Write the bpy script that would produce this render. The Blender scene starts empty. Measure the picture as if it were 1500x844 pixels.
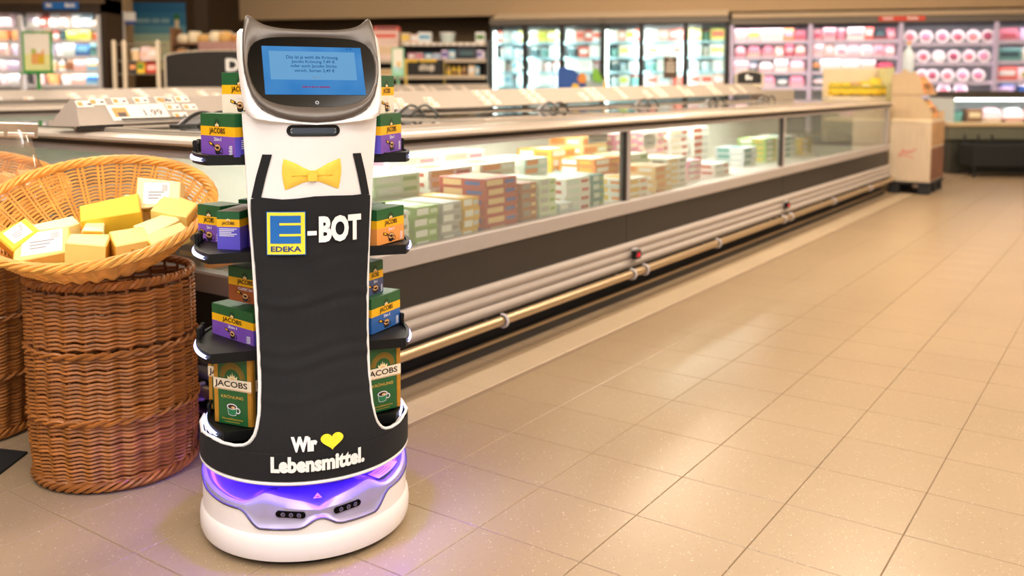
import bpy, math, random
from mathutils import Matrix, Vector

random.seed(7)
SC = bpy.context.scene
COL = SC.collection
PI = math.pi
sin, cos = math.sin, math.cos
R_ = math.radians

# ------------------------------------------------------------------ camera
cam_d = bpy.data.cameras.new('camera')
cam = bpy.data.objects.new('camera', cam_d)
COL.objects.link(cam)
cam.location = (0, 0, 0.94)
cam.rotation_euler = (R_(90 - 4.885), 0, 0)
cam_d.sensor_width = 36.0
cam_d.lens = 36.0 * 1345.5 / 1500.0
cam_d.shift_y = -182.0 / 1500.0
cam_d.clip_start = 0.05
cam_d.clip_end = 60
cam_d.dof.use_dof = True
cam_d.dof.focus_distance = 1.86
cam_d.dof.aperture_fstop = 2.9
SC.camera = cam
SC.view_settings.view_transform = 'Standard'
SC.view_settings.look = 'None'
SC.view_settings.exposure = 0.02
SC.view_settings.gamma = 1.0
SC.cycles.use_denoising = True
SC.cycles.max_bounces = 8
SC.cycles.transparent_max_bounces = 24
SC.cycles.caustics_reflective = False
SC.cycles.caustics_refractive = False
SC.cycles.sample_clamp_indirect = 6.0

# ------------------------------------------------------------------ world: dim warm light of the rest of the shop
w = bpy.data.worlds.new('shop_ambient')
SC.world = w
w.use_nodes = True
w.node_tree.nodes['Background'].inputs[0].default_value = (1.0, 0.94, 0.86, 1)
w.node_tree.nodes['Background'].inputs[1].default_value = 0.8


# ------------------------------------------------------------------ ceiling lamps (long rows above the aisle)
def area(name, loc, sx, sy, power, color, rot=(0, 0, 0)):
    d = bpy.data.lights.new(name, 'AREA')
    d.shape = 'RECTANGLE'
    d.size, d.size_y = sx, sy
    d.energy = power
    d.color = color
    o = bpy.data.objects.new(name, d)
    o.location = loc
    o.rotation_euler = rot
    COL.objects.link(o)
    return o


WARM = (1.0, 0.87, 0.69)
NEUT = (1.0, 0.955, 0.90)
for i, (x, y, e, c) in enumerate([(-1.6, 0.6, 50, NEUT), (0.9, 0.4, 44, NEUT), (3.2, 2.6, 82, WARM), (1.9, 5.0, 85, WARM),
                                  (-2.2, 4.2, 55, NEUT), (4.8, 6.4, 95, WARM), (-3.6, 8.0, 75, WARM), (1.6, 9.4, 70, WARM), (-0.9, 6.4, 60, NEUT)]):
    area('ceiling_lamp', (x, y, 2.85), 2.4, 0.35, e, c, (0, 0, R_(55.16)))
    area('ceiling_fill', (x, y, 2.87), 2.4, 0.3, e * .75, c, (PI, 0, R_(55.16)))  # added upward light that brightens ceiling and soffit, not a fixture


# unseen key lights added behind the camera, plus added fill for the back wall
for x, y, z, e, tx, ty, tz in ((0.7, -0.9, 2.4, 34, -0.45, 1.93, .6), (-1.6, -0.7, 2.4, 20, -0.8, 2.1, .4)):
    o_ = area('key_light', (x, y, z), 1.6, 0.8, e, (1, .975, .95))
    o_.rotation_euler = (Vector((tx, ty, tz)) - Vector((x, y, z))).to_track_quat('-Z', 'Y').to_euler()
for x, y in ((-3.0, 10.6), (1.4, 10.2), (4.6, 9.2)):
    o_ = area('wall_fill', (x, y, 2.75), 3.0, 0.25, 26, (1, .88, .74))
    o_.rotation_euler = (Vector((x + .5, y + 2.3, 2.0)) - Vector((x, y, 2.75))).to_track_quat('-Z', 'Y').to_euler()


# ------------------------------------------------------------------ materials
def lin(hexs):
    hexs = hexs.lstrip('#')
    out = []
    for i in (0, 2, 4):
        c = int(hexs[i:i + 2], 16) / 255.0
        out.append(c / 12.92 if c <= 0.04045 else ((c + 0.055) / 1.055) ** 2.4)
    return tuple(out) + (1.0,)


MATS = {}


def mat(name, hexc, rough=0.5, metal=0.0, var=0.05, vscale=30.0, bump=0.0, bscale=200.0, spec=0.5, stretch=(1, 1, 1), island=0.0, coat=0.0):
    """principled material with noise-driven colour variation and fine relief"""
    if name in MATS:
        return MATS[name]
    m = bpy.data.materials.new(name)
    m.use_nodes = True
    nt = m.node_tree
    N, L = nt.nodes, nt.links
    b = N['Principled BSDF']
    b.inputs['Roughness'].default_value = rough
    b.inputs['Metallic'].default_value = metal
    b.inputs['Specular IOR Level'].default_value = spec
    b.inputs['Coat Weight'].default_value = coat
    c = lin(hexc)
    tc = N.new('ShaderNodeTexCoord')
    mp = N.new('ShaderNodeMapping')
    mp.inputs['Scale'].default_value = stretch
    L.new(tc.outputs['Object'], mp.inputs['Vector'])
    nz = N.new('ShaderNodeTexNoise')
    nz.inputs['Scale'].default_value = vscale
    nz.inputs['Detail'].default_value = 3
    L.new(mp.outputs[0], nz.inputs['Vector'])
    mr = N.new('ShaderNodeMapRange')
    mr.inputs[1].default_value = 0.25
    mr.inputs[2].default_value = 0.75
    mr.inputs[3].default_value = 1 - var
    mr.inputs[4].default_value = 1 + var
    L.new(nz.outputs[0], mr.inputs[0])
    val = mr.outputs[0]
    if island:
        g = N.new('ShaderNodeNewGeometry')
        m2 = N.new('ShaderNodeMapRange')
        m2.inputs[3].default_value = 1 - island
        m2.inputs[4].default_value = 1 + island
        L.new(g.outputs['Random Per Island'], m2.inputs[0])
        mu = N.new('ShaderNodeMath')
        mu.operation = 'MULTIPLY'
        L.new(val, mu.inputs[0])
        L.new(m2.outputs[0], mu.inputs[1])
        val = mu.outputs[0]
    vm = N.new('ShaderNodeVectorMath')
    vm.operation = 'SCALE'
    vm.inputs[0].default_value = c[:3]
    L.new(val, vm.inputs['Scale'])
    L.new(vm.outputs[0], b.inputs['Base Color'])
    if bump:
        n2 = N.new('ShaderNodeTexNoise')
        n2.inputs['Scale'].default_value = bscale
        n2.inputs['Detail'].default_value = 4
        L.new(mp.outputs[0], n2.inputs['Vector'])
        bp = N.new('ShaderNodeBump')
        bp.inputs['Strength'].default_value = bump
        bp.inputs['Distance'].default_value = 0.003
        L.new(n2.outputs[0], bp.inputs['Height'])
        L.new(bp.outputs[0], b.inputs['Normal'])
    m.diffuse_color = c
    MATS[name] = m
    return m


def emat(name, hexc, strength):
    if name in MATS:
        return MATS[name]
    m = bpy.data.materials.new(name)
    m.use_nodes = True
    nt = m.node_tree
    nt.nodes.remove(nt.nodes['Principled BSDF'])
    e = nt.nodes.new('ShaderNodeEmission')
    e.inputs[0].default_value = lin(hexc)
    e.inputs[1].default_value = strength
    nt.links.new(e.outputs[0], nt.nodes['Material Output'].inputs[0])
    MATS[name] = m
    return m


def glass(name, tint='#ffffff', refl=1.0, rough=0.0, milky=0.0):
    """thin sheet: tinted transparency plus fresnel reflection"""
    if name in MATS:
        return MATS[name]
    m = bpy.data.materials.new(name)
    m.use_nodes = True
    nt = m.node_tree
    N, L = nt.nodes, nt.links
    N.remove(N['Principled BSDF'])
    t = N.new('ShaderNodeBsdfTransparent')
    t.inputs[0].default_value = lin(tint)
    g = N.new('ShaderNodeBsdfGlossy')
    g.inputs['Roughness'].default_value = rough
    lw = N.new('ShaderNodeLayerWeight')          # schlick fresnel, the same from both sides of the sheet
    lw.inputs[0].default_value = 0.5
    pw = N.new('ShaderNodeMath')
    pw.operation = 'POWER'
    pw.inputs[1].default_value = 5.0
    L.new(lw.outputs['Facing'], pw.inputs[0])
    mu = N.new('ShaderNodeMath')
    mu.operation = 'MULTIPLY_ADD'
    mu.use_clamp = True
    mu.inputs[1].default_value = 0.9 * refl
    mu.inputs[2].default_value = 0.035 * refl
    L.new(pw.outputs[0], mu.inputs[0])
    mx = N.new('ShaderNodeMixShader')
    L.new(mu.outputs[0], mx.inputs[0])
    base = t.outputs[0]
    if milky:
        d = N.new('ShaderNodeBsdfDiffuse')
        d.inputs[0].default_value = (0.8, 0.8, 0.78, 1)
        m0 = N.new('ShaderNodeMixShader')
        m0.inputs[0].default_value = milky
        L.new(t.outputs[0], m0.inputs[1])
        L.new(d.outputs[0], m0.inputs[2])
        base = m0.outputs[0]
    L.new(base, mx.inputs[1])
    L.new(g.outputs[0], mx.inputs[2])
    L.new(mx.outputs[0], N['Material Output'].inputs[0])
    MATS[name] = m
    return m


# ------------------------------------------------------------------ mesh builder
class MB:
    def __init__(self):
        self.v, self.f, self.m = [], [], []

    def add(self, verts, faces, m=0):
        o = len(self.v)
        self.v += [tuple(p) for p in verts]
        self.f += [tuple(i + o for i in f) for f in faces]
        self.m += [m] * len(faces)

    def box(self, x0, x1, y0, y1, z0, z1, m=0, T=None):
        vs = [(x0, y0, z0), (x1, y0, z0), (x1, y1, z0), (x0, y1, z0), (x0, y0, z1), (x1, y0, z1), (x1, y1, z1), (x0, y1, z1)]
        if T is not None:
            vs = [tuple(T @ Vector(p)) for p in vs]
        self.add(vs, [(3, 2, 1, 0), (4, 5, 6, 7), (0, 1, 5, 4), (1, 2, 6, 5), (2, 3, 7, 6), (3, 0, 4, 7)], m)

    def cbox(self, x0, x1, y0, y1, z0, z1, c=0.004, m=0, T=None):
        """box with chamfered edges"""
        c = min(c, (x1 - x0) * .45, (y1 - y0) * .45, (z1 - z0) * .45)
        X, Y, Z = (x0, x1), (y0, y1), (z0, z1)
        vs, idx = [], {}
        for i in (0, 1):
            for j in (0, 1):
                for k in (0, 1):
                    p = [X[i], Y[j], Z[k]]
                    s = [c if i == 0 else -c, c if j == 0 else -c, c if k == 0 else -c]
                    for a in range(3):
                        q = [p[t] + (0 if t == a else s[t]) for t in range(3)]
                        idx[(i, j, k, a)] = len(vs)
                        vs.append(tuple(q))
        fs = []
        I = idx
        fs += [tuple(I[(0, j, k, 0)] for j, k in ((0, 0), (0, 1), (1, 1), (1, 0))), tuple(I[(1, j, k, 0)] for j, k in ((0, 0), (1, 0), (1, 1), (0, 1)))]
        fs += [tuple(I[(i, 0, k, 1)] for i, k in ((0, 0), (1, 0), (1, 1), (0, 1))), tuple(I[(i, 1, k, 1)] for i, k in ((0, 0), (0, 1), (1, 1), (1, 0)))]
        fs += [tuple(I[(i, j, 0, 2)] for i, j in ((0, 0), (0, 1), (1, 1), (1, 0))), tuple(I[(i, j, 1, 2)] for i, j in ((0, 0), (1, 0), (1, 1), (0, 1)))]
        for j in (0, 1):
            for k in (0, 1):
                q = [I[(0, j, k, 1)], I[(1, j, k, 1)], I[(1, j, k, 2)], I[(0, j, k, 2)]]
                fs.append(tuple(q if (j == 0) == (k == 1) else q[::-1]))
        for i in (0, 1):
            for k in (0, 1):
                q = [I[(i, 0, k, 0)], I[(i, 1, k, 0)], I[(i, 1, k, 2)], I[(i, 0, k, 2)]]
                fs.append(tuple(q if (i == 1) == (k == 1) else q[::-1]))
        for i in (0, 1):
            for j in (0, 1):
                q = [I[(i, j, 0, 0)], I[(i, j, 1, 0)], I[(i, j, 1, 1)], I[(i, j, 0, 1)]]
                fs.append(tuple(q if (i == 0) == (j == 1) else q[::-1]))
        for i in (0, 1):
            for j in (0, 1):
                for k in (0, 1):
                    q = [I[(i, j, k, 0)], I[(i, j, k, 1)], I[(i, j, k, 2)]]
                    fs.append(tuple(q if (i + j + k) % 2 == 1 else q[::-1]))
        if T is not None:
            vs = [tuple(T @ Vector(p)) for p in vs]
        self.add(vs, fs, m)

    def tube(self, pts, r, n=8, closed=False, m=0, cap=True):
        P = [Vector(p) for p in pts]
        k = len(P)
        rr = r if isinstance(r, (list, tuple)) else [r] * k
        rings = []
        up = None
        for i in range(k):
            a = P[i - 1] if (i > 0 or closed) else P[i]
            b = P[(i + 1) % k] if (i < k - 1 or closed) else P[i]
            t = (b - a).normalized()
            if up is None:
                up = Vector((0, 0, 1)) if abs(t.z) < 0.9 else Vector((1, 0, 0))
            s = t.cross(up)
            if s.length < 1e-6:
                s = t.orthogonal()
            s.normalize()
            up = s.cross(t).normalized()
            rings.append([tuple(P[i] + (s * cos(2 * PI * j / n) + up * sin(2 * PI * j / n)) * rr[i]) for j in range(n)])
        vs = [p for ring in rings for p in ring]
        fs = []
        for i in range(k if closed else k - 1):
            i2 = (i + 1) % k
            for j in range(n):
                j2 = (j + 1) % n
                fs.append((i * n + j, i * n + j2, i2 * n + j2, i2 * n + j))
        if cap and not closed:
            fs.append(tuple(range(n))[::-1])
            fs.append(tuple((k - 1) * n + j for j in range(n)))
        self.add(vs, fs, m)

    def lathe(self, prof, n=32, m=0, c=(0, 0), sx=1.0, sy=1.0, T=None):
        vs, fs = [], []
        for r, z in prof:
            for j in range(n):
                a = 2 * PI * j / n
                p = (c[0] + r * cos(a) * sx, c[1] + r * sin(a) * sy, z)
                vs.append(tuple(T @ Vector(p)) if T is not None else p)
        for i in range(len(prof) - 1):
            for j in range(n):
                j2 = (j + 1) % n
                fs.append((i * n + j, i * n + j2, (i + 1) * n + j2, (i + 1) * n + j))
        if prof[0][0] > 1e-6:
            fs.append(tuple(range(n))[::-1])
        if prof[-1][0] > 1e-6:
            fs.append(tuple((len(prof) - 1) * n + j for j in range(n)))
        self.add(vs, fs, m)

    def grid(self, rows, m=0, closed=False, flip=False):
        n = len(rows[0])
        vs = [p for r in rows for p in r]
        fs = []
        for i in range(len(rows) - 1):
            for j in range(n if closed else n - 1):
                j2 = (j + 1) % n
                q = (i * n + j, i * n + j2, (i + 1) * n + j2, (i + 1) * n + j)
                fs.append(q[::-1] if flip else q)
        self.add(vs, fs, m)

    def prism(self, pts, f, d0, d1, m=0):
        """extruded polygon: f(u, v, d) -> 3D"""
        n = len(pts)
        vs = [f(u, v, d0) for u, v in pts] + [f(u, v, d1) for u, v in pts]
        fs = [tuple(range(n))[::-1], tuple(range(n, 2 * n))]
        for i in range(n):
            j = (i + 1) % n
            fs.append((i, j, n + j, n + i))
        self.add(vs, fs, m)

    def text(self, s, f, u0, u1, v0, v1, m=0, keep=False):
        """lettering fitted into the rectangle and mapped through f(u, v) -> 3D"""
        V, F, asp = TEXTS[s]
        for t in F:
            pass
        if keep:
            wd = (v1 - v0) * asp
            mid = (u0 + u1) / 2
            u0, u1 = mid - wd / 2, mid + wd / 2
        self.add([f(u0 + (u1 - u0) * a, v0 + (v1 - v0) * b) for a, b in V], F, m)

    def build(self, name, mats, parent=None, smooth=None, loc=None, rot=None):
        me = bpy.data.meshes.new(name)
        me.from_pydata(self.v, [], self.f)
        for mm in (mats if isinstance(mats, (list, tuple)) else [mats]):
            me.materials.append(mm)
        if any(self.m):
            me.polygons.foreach_set('material_index', self.m)
        if smooth:
            me.polygons.foreach_set('use_smooth', [True] * len(me.polygons))
            me.set_sharp_from_angle(angle=R_(smooth))
        me.update()
        o = bpy.data.objects.new(name, me)
        COL.objects.link(o)
        if parent is not None:
            o.parent = parent
        if loc:
            o.location = loc
        if rot:
            o.rotation_euler = rot
        return o


def empty(name, loc, rz=0.0):
    o = bpy.data.objects.new(name, None)
    o.empty_display_size = 0.05
    o.location = loc
    o.rotation_euler = (0, 0, rz)
    COL.objects.link(o)
    return o


def tag(o, label, cat, group=None):
    o['label'] = label
    o['category'] = cat
    if group:
        o['group'] = group
    return o


def kind(o, k='structure'):
    o['kind'] = k
    return o


def inst(o, parent=None, loc=None, rot=None, scale=None):
    c = o.copy()
    COL.objects.link(c)
    if parent is not None:
        c.parent = parent
    if loc is not None:
        c.location = loc
    if rot is not None:
        c.rotation_euler = rot
    if scale is not None:
        c.scale = scale
    return c


def copy_tree(o, parent=None):
    c = o.copy()
    COL.objects.link(c)
    if parent is not None:
        c.parent = parent
    for ch in [x for x in list(COL.objects) if x.parent == o]:
        copy_tree(ch, c)
    return c


# lettering, read once from the built-in font
TEXTS = {}


def load_texts(items):
    tmp = []
    for s, bold in items:
        cu = bpy.data.curves.new('t', 'FONT')
        cu.body = s
        cu.offset = bold
        cu.resolution_u = 3
        o = bpy.data.objects.new('t', cu)
        COL.objects.link(o)
        tmp.append((s, o, cu))
    dg = bpy.context.evaluated_depsgraph_get()
    dg.update()
    for s, o, cu in tmp:
        ev = o.evaluated_get(dg)
        me = ev.to_mesh()
        V = [(p.co.x, p.co.y) for p in me.vertices]
        F = [tuple(p.vertices) for p in me.polygons]
        ev.to_mesh_clear()
        x0, x1 = min(p[0] for p in V), max(p[0] for p in V)
        y0, y1 = min(p[1] for p in V), max(p[1] for p in V)
        TEXTS[s] = ([((a - x0) / (x1 - x0), (b - y0) / (y1 - y0)) for a, b in V], F, (x1 - x0) / (y1 - y0))
        bpy.data.objects.remove(o)
        bpy.data.curves.remove(cu)


load_texts([('JACOBS', 0.018), ('KRÖNUNG', 0.0), ('2in1', 0.02), ('CLASSIC 2in1', 0.02), ('E', 0.05), ('EDEKA', 0.03), ('-', 0.03), ('BOT', 0.05), ('Wir', 0.06),
            ('Lebensmittel.', 0.05), ('Das ist ja wohl die Krönung', 0.01), ('Jacobs Krönung 7,49 €', 0.01), ('oder auch Jacobs Sticks', 0.01),
            ('versch. Sorten 2,49 €', 0.01), ('Bot', 0.0), ('1.99', 0.005), ('Die', 0.03), ('Verwöhnaroma', 0.0), ('0.65', 0), ('-18', 0.02),
            ('Lust auf Kaffee', 0.0)])

# world axes of the shop floor grid: s along the freezer, t across it
SA = R_(34.84)
D1 = Vector((sin(SA), cos(SA), 0))
D2 = Vector((cos(SA), -sin(SA), 0))


def ST(s, t, z=0.0):
    p = D1 * s + D2 * t
    return (p.x, p.y, z)


ORD = ['first', 'second', 'third', 'fourth', 'fifth', 'sixth', 'seventh', 'eighth', 'ninth', 'tenth', 'eleventh', 'twelfth', 'thirteenth', 'fourteenth', 'fifteenth', 'sixteenth']

# ================================================================== SETTING
def floor_mat(name, hexc):
    """speckled stoneware: world-space flecks, slight per-tile tone"""
    m = bpy.data.materials.new(name)
    m.use_nodes = True
    nt = m.node_tree
    N, L = nt.nodes, nt.links
    b = N['Principled BSDF']
    g = N.new('ShaderNodeNewGeometry')
    oi = N.new('ShaderNodeObjectInfo')
    c = lin(hexc)
    nz = N.new('ShaderNodeTexNoise')
    nz.inputs['Scale'].default_value = 2.2
    nz.inputs['Detail'].default_value = 5
    L.new(g.outputs['Position'], nz.inputs['Vector'])
    ad = N.new('ShaderNodeMath')
    ad.operation = 'MULTIPLY_ADD'
    L.new(oi.outputs['Random'], ad.inputs[0])
    ad.inputs[1].default_value = 0.10
    L.new(nz.outputs[0], ad.inputs[2])
    mr = N.new('ShaderNodeMapRange')
    mr.inputs[1].default_value = 0.2
    mr.inputs[2].default_value = 0.95
    mr.inputs[3].default_value = 0.92
    mr.inputs[4].default_value = 1.07
    L.new(ad.outputs[0], mr.inputs[0])
    vm = N.new('ShaderNodeVectorMath')
    vm.operation = 'SCALE'
    vm.inputs[0].default_value = c[:3]
    L.new(mr.outputs[0], vm.inputs['Scale'])
    col = vm.outputs[0]
    for sc, th, cc, off in ((150.0, 0.17, '#F4E8D4', 0.0), (165.0, 0.165, '#5A4A40', 7.3), (70.0, 0.10, '#FFF6E6', 3.1)):
        ao = N.new('ShaderNodeVectorMath')
        ao.operation = 'ADD'
        ao.inputs[1].default_value = (off, off, 0)
        L.new(g.outputs['Position'], ao.inputs[0])
        vo = N.new('ShaderNodeTexVoronoi')
        vo.inputs['Scale'].default_value = sc
        L.new(ao.outputs[0], vo.inputs['Vector'])
        # only a share of the cells carries a fleck
        sp = N.new('ShaderNodeSeparateColor')
        L.new(vo.outputs['Color'], sp.inputs[0])
        gt = N.new('ShaderNodeMath')
        gt.operation = 'GREATER_THAN'
        gt.inputs[1].default_value = 0.80
        L.new(sp.outputs[0], gt.inputs[0])
        lt = N.new('ShaderNodeMath')
        lt.operation = 'LESS_THAN'
        lt.inputs[1].default_value = th * 1.2
        L.new(vo.outputs['Distance'], lt.inputs[0])
        mu = N.new('ShaderNodeMath')
        mu.operation = 'MULTIPLY'
        L.new(gt.outputs[0], mu.inputs[0])
        L.new(lt.outputs[0], mu.inputs[1])
        m2 = N.new('ShaderNodeMath')
        m2.operation = 'MULTIPLY'
        m2.inputs[1].default_value = 0.38 if off != 7.3 else 0.6
        L.new(mu.outputs[0], m2.inputs[0])
        mx = N.new('ShaderNodeMix')
        mx.data_type = 'RGBA'
        L.new(m2.outputs[0], mx.inputs[0])
        L.new(col, mx.inputs[6])
        mx.inputs[7].default_value = lin(cc)
        col = mx.outputs[2]
    L.new(col, b.inputs['Base Color'])
    b.inputs['Roughness'].default_value = 0.30
    b.inputs['Specular IOR Level'].default_value = 0.42
    n2 = N.new('ShaderNodeTexNoise')
    n2.inputs['Scale'].default_value = 90
    L.new(g.outputs['Position'], n2.inputs['Vector'])
    bp = N.new('ShaderNodeBump')
    bp.inputs['Strength'].default_value = 0.05
    L.new(n2.outputs[0], bp.inputs['Height'])
    L.new(bp.outputs[0], b.inputs['Normal'])
    return m


TILE = floor_mat('stoneware_tile', '#9D886E')
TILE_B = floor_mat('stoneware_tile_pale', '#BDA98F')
GROUT = mat('grout', '#85705A', 0.8, var=0.1)

mb = MB()
mb.box(-9, 11, -1.5, 18, -0.12, -0.0025)
floor = kind(mb.build('floor', GROUT))


def tile_mesh(name, lx, ly, m):
    b = MB()
    c = 0.0012
    lo, hi = -0.004, 0.0
    vs = [(-lx / 2, -ly / 2, lo), (lx / 2, -ly / 2, lo), (lx / 2, ly / 2, lo), (-lx / 2, ly / 2, lo),
          (-lx / 2, -ly / 2, hi - c), (lx / 2, -ly / 2, hi - c), (lx / 2, ly / 2, hi - c), (-lx / 2, ly / 2, hi - c),
          (-lx / 2 + c, -ly / 2 + c, hi), (lx / 2 - c, -ly / 2 + c, hi), (lx / 2 - c, ly / 2 - c, hi), (-lx / 2 + c, ly / 2 - c, hi)]
    fs = [(8, 9, 10, 11)]
    for i in range(4):
        j = (i + 1) % 4
        fs += [(i, j, 4 + j, 4 + i), (4 + i, 4 + j, 8 + j, 8 + i)]
    b.add(vs, fs)
    me = bpy.data.meshes.new(name)
    me.from_pydata(b.v, [], b.f)
    me.materials.append(m)
    return me, b


PS, PT = 0.2412, 0.2505
S0, T0 = 1.026, -0.385
GAP = 0.0017
me_tile, tb = tile_mesh('tile', PS - GAP, PT - GAP, TILE)
me_pale, tbb = tile_mesh('pale_tile', PS - GAP, 0.112 - GAP, TILE_B)  # paler tone for the narrow row in front of the freezer
me_mid, tbm = tile_mesh('edge_tile', PS - GAP, 0.1335 - GAP, TILE)
TH = R_(4.885)


def px_of(x, y):
    """rough frame test for a floor point"""
    d = y * cos(TH) + 0.94 * sin(TH)
    if d < 0.3:
        return None
    return 750 + 1345.5 * x / d, 240 + 1345.5 * (0.94 * cos(TH) - y * sin(TH)) / d, d


cells = []
for i in range(-40, 60):
    for j in range(-30, 40):
        s = S0 + PS * (i + .5)
        t = T0 - PT * (j + .5)
        if s > 1.44 and t < -1.66:
            continue                                     # narrow rows and the freezer stand here
        x, y, _ = ST(s, t)
        q = px_of(x, y)
        if q is None or q[0] < -700 or q[0] > 2100 or q[1] > 1300 or y > 15:
            continue
        if q[0] < 0 and q[1] < 330:
            continue
        cells.append((q[2], s, t, me_tile, tb, 'tile'))
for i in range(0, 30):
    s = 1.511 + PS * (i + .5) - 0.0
    for t, me, b, nm in ((-1.715, me_pale, tbb, 'pale_tile'), (-1.8375, me_mid, tbm, 'edge_tile')):
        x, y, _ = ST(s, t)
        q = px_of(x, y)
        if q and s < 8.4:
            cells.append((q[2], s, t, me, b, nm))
def in_view(c):
    q = px_of(*ST(c[1], c[2])[:2])
    return -60 < q[0] < 1560 and q[1] < 900


cells.sort(key=lambda c: (not in_view(c), c[0]))
ROT = PI / 2 - SA
rest = MB()
n_t = {}
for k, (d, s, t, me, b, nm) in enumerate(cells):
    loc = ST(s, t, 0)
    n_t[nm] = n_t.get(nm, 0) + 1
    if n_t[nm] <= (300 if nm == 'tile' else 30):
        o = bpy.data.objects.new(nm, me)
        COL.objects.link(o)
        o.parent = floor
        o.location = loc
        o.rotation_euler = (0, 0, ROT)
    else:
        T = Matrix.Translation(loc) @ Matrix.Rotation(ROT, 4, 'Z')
        rest.add([tuple(T @ Vector(p)) for p in b.v], b.f, 1 if nm == 'pale_tile' else 0)
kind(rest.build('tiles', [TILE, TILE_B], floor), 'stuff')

CEIL = mat('ceiling_paint', '#C9B497', 0.9, var=0.02)
mb = MB()
mb.box(-9, 11, -1.5, 18, 3.15, 3.25)
kind(mb.build('ceiling', CEIL))

SIDEW = mat('side_wall_paint', '#CDBBA0', 0.85, var=0.02)
mb = MB()
mb.box(-9.1, -9.0, -1.5, 18, 0, 3.15)
kind(mb.build('wall_left', SIDEW))
mb = MB()
mb.box(11.0, 11.1, -1.5, 18, 0, 3.15)
kind(mb.build('wall_right', SIDEW))

# back of the shop: a wall frame with x along the wall and y into it
WROT = R_(-12.85)
WALL = Matrix.Translation((5.70, 11.77, 0)) @ Matrix.Rotation(WROT, 4, 'Z')


def wall_obj(o):
    o.matrix_world = WALL @ o.matrix_world
    return o


BROWN = mat('brown_wall_paint', '#7A6245', 0.85, var=0.03)
SOFF = mat('soffit_paint', '#C9AB84', 0.85, var=0.02)
mb = MB()
mb.box(-14, 4, 1.6, 1.7, -0.0, 3.15)
wall_back = kind(mb.build('wall_back', BROWN))
wall_obj(wall_back)
mb = MB()
mb.box(-10.4, 4, 0.60, 0.66, 1.968, 3.14)
wall_obj(kind(mb.build('trim_1', SOFF)))
PIL = mat('pillar_paint', '#A58A66', 0.8, var=0.03)
mb = MB()
mb.cbox(-5.30, -5.02, 12.0, 12.3, 0.0, 3.14, 0.01)
kind(mb.build('trim_2', PIL))
mb = MB()
mb.cbox(-4.57, -4.37, 13.3, 13.5, 0.0, 3.14, 0.01)
kind(mb.build('trim_3', mat('dark_pillar_paint', '#4A3826', 0.8)))

# ================================================================== ROBOT
WHITE = mat('white_shell_plastic', '#EFEAE9', 0.32, var=0.01, coat=0.3)
BLACKP = mat('black_plastic', '#070707', 0.5, var=0.05, spec=.3)
DGREY = mat('dark_grey_plastic', '#4D4845', 0.38, var=0.03)
SILV = mat('silver_plastic', '#A79EBB', 0.34, metal=0.30, var=0.02)
CLOTH = mat('black_apron_cloth', '#111115', 0.9, var=0.10, vscale=18, bump=0.25, bscale=320, stretch=(1, 1, .4))
PRINTW = mat('white_print', '#F1F1F0', 0.6, var=0.05, vscale=160)
YELLOW = mat('yellow_print', '#F6DC35', 0.6, var=0.02)
BLUEP = mat('blue_print', '#0B63B4', 0.55, var=0.02)
BOWY = mat('bow_tie_cloth', '#F5C94B', 0.75, var=0.06, vscale=60, bump=0.1)
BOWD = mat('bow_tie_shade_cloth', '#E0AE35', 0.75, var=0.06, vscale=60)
LEDP = emat('violet_led', '#5426FF', 150.0)
LEDW = emat('cool_white_led', '#C4C8FF', 4.0)
GLOSSB = mat('black_glass', '#030303', 0.10, var=0.0, spec=0.12)

RR = 0.215
robot = bpy.data.objects.new('service_robot', None)
COL.objects.link(robot)
robot.matrix_world = Matrix.Translation((-0.447, 1.93, 0.0)) @ Matrix.Rotation(0.010, 4, 'Y') @ Matrix.Rotation(R_(19.7), 4, 'Z')
tag(robot, 'white service robot in a black apron with yellow bow tie and lit screen', 'robot')


def interp(x, tab):
    if x <= tab[0][0]:
        return tab[0][1]
    for (a, b), (c, d) in zip(tab, tab[1:]):
        if x <= c:
            return b + (d - b) * (x - a) / (c - a)
    return tab[-1][1]


SHT = [(0, 0), (.24, 0), (.27, .004), (.30, .012), (.36, .03), (.45, .05), (.55, .06), (.65, .064), (.75, .06), (.85, .05), (1.1, .04)]


def shift(z):
    # averaged a little so the panel bends softly
    return (interp(z - .02, SHT) + interp(z, SHT) * 2 + interp(z + .02, SHT)) / 4


def S(a, z, off=0.0):
    p = a / RR
    return ((RR + off) * sin(p), -(RR + off) * cos(p) + shift(z), z)


HALF = [(.2343, .40), (.2345, .27), (.2355, .21), (.2375, .175), (.242, .153), (.248, .142), (.256, .134), (.266, .127), (.28, .122), (.305, .1165), (.36, .113), (.45, .1135), (.53, .117),
        (.61, .121), (.70, .127), (.78, .131), (.867, .1375), (.90, .1385)]


def half(z):
    return interp(z, HALF)


# --- base
BR = 0.214
ZL = [(0, .098), (.010, .0965), (.033, .0825), (.045, .0805), (.12, .0795), (.130, .084), (.153, .109), (.163, .1128), (.21, .1135), (.28, .120), (.33, .136), (.36, .139), (.8, .139)]
ZT = [(0, .1145), (.033, .1265), (.107, .1425), (.118, .143), (.150, .1275), (.165, .124), (.2, .1245), (.29, .1335), (.33, .140), (.36, .1425), (.8, .1425)]


def BS(a, z, r=BR):
    p = a / BR
    return (r * sin(p), -r * cos(p), z)


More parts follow.
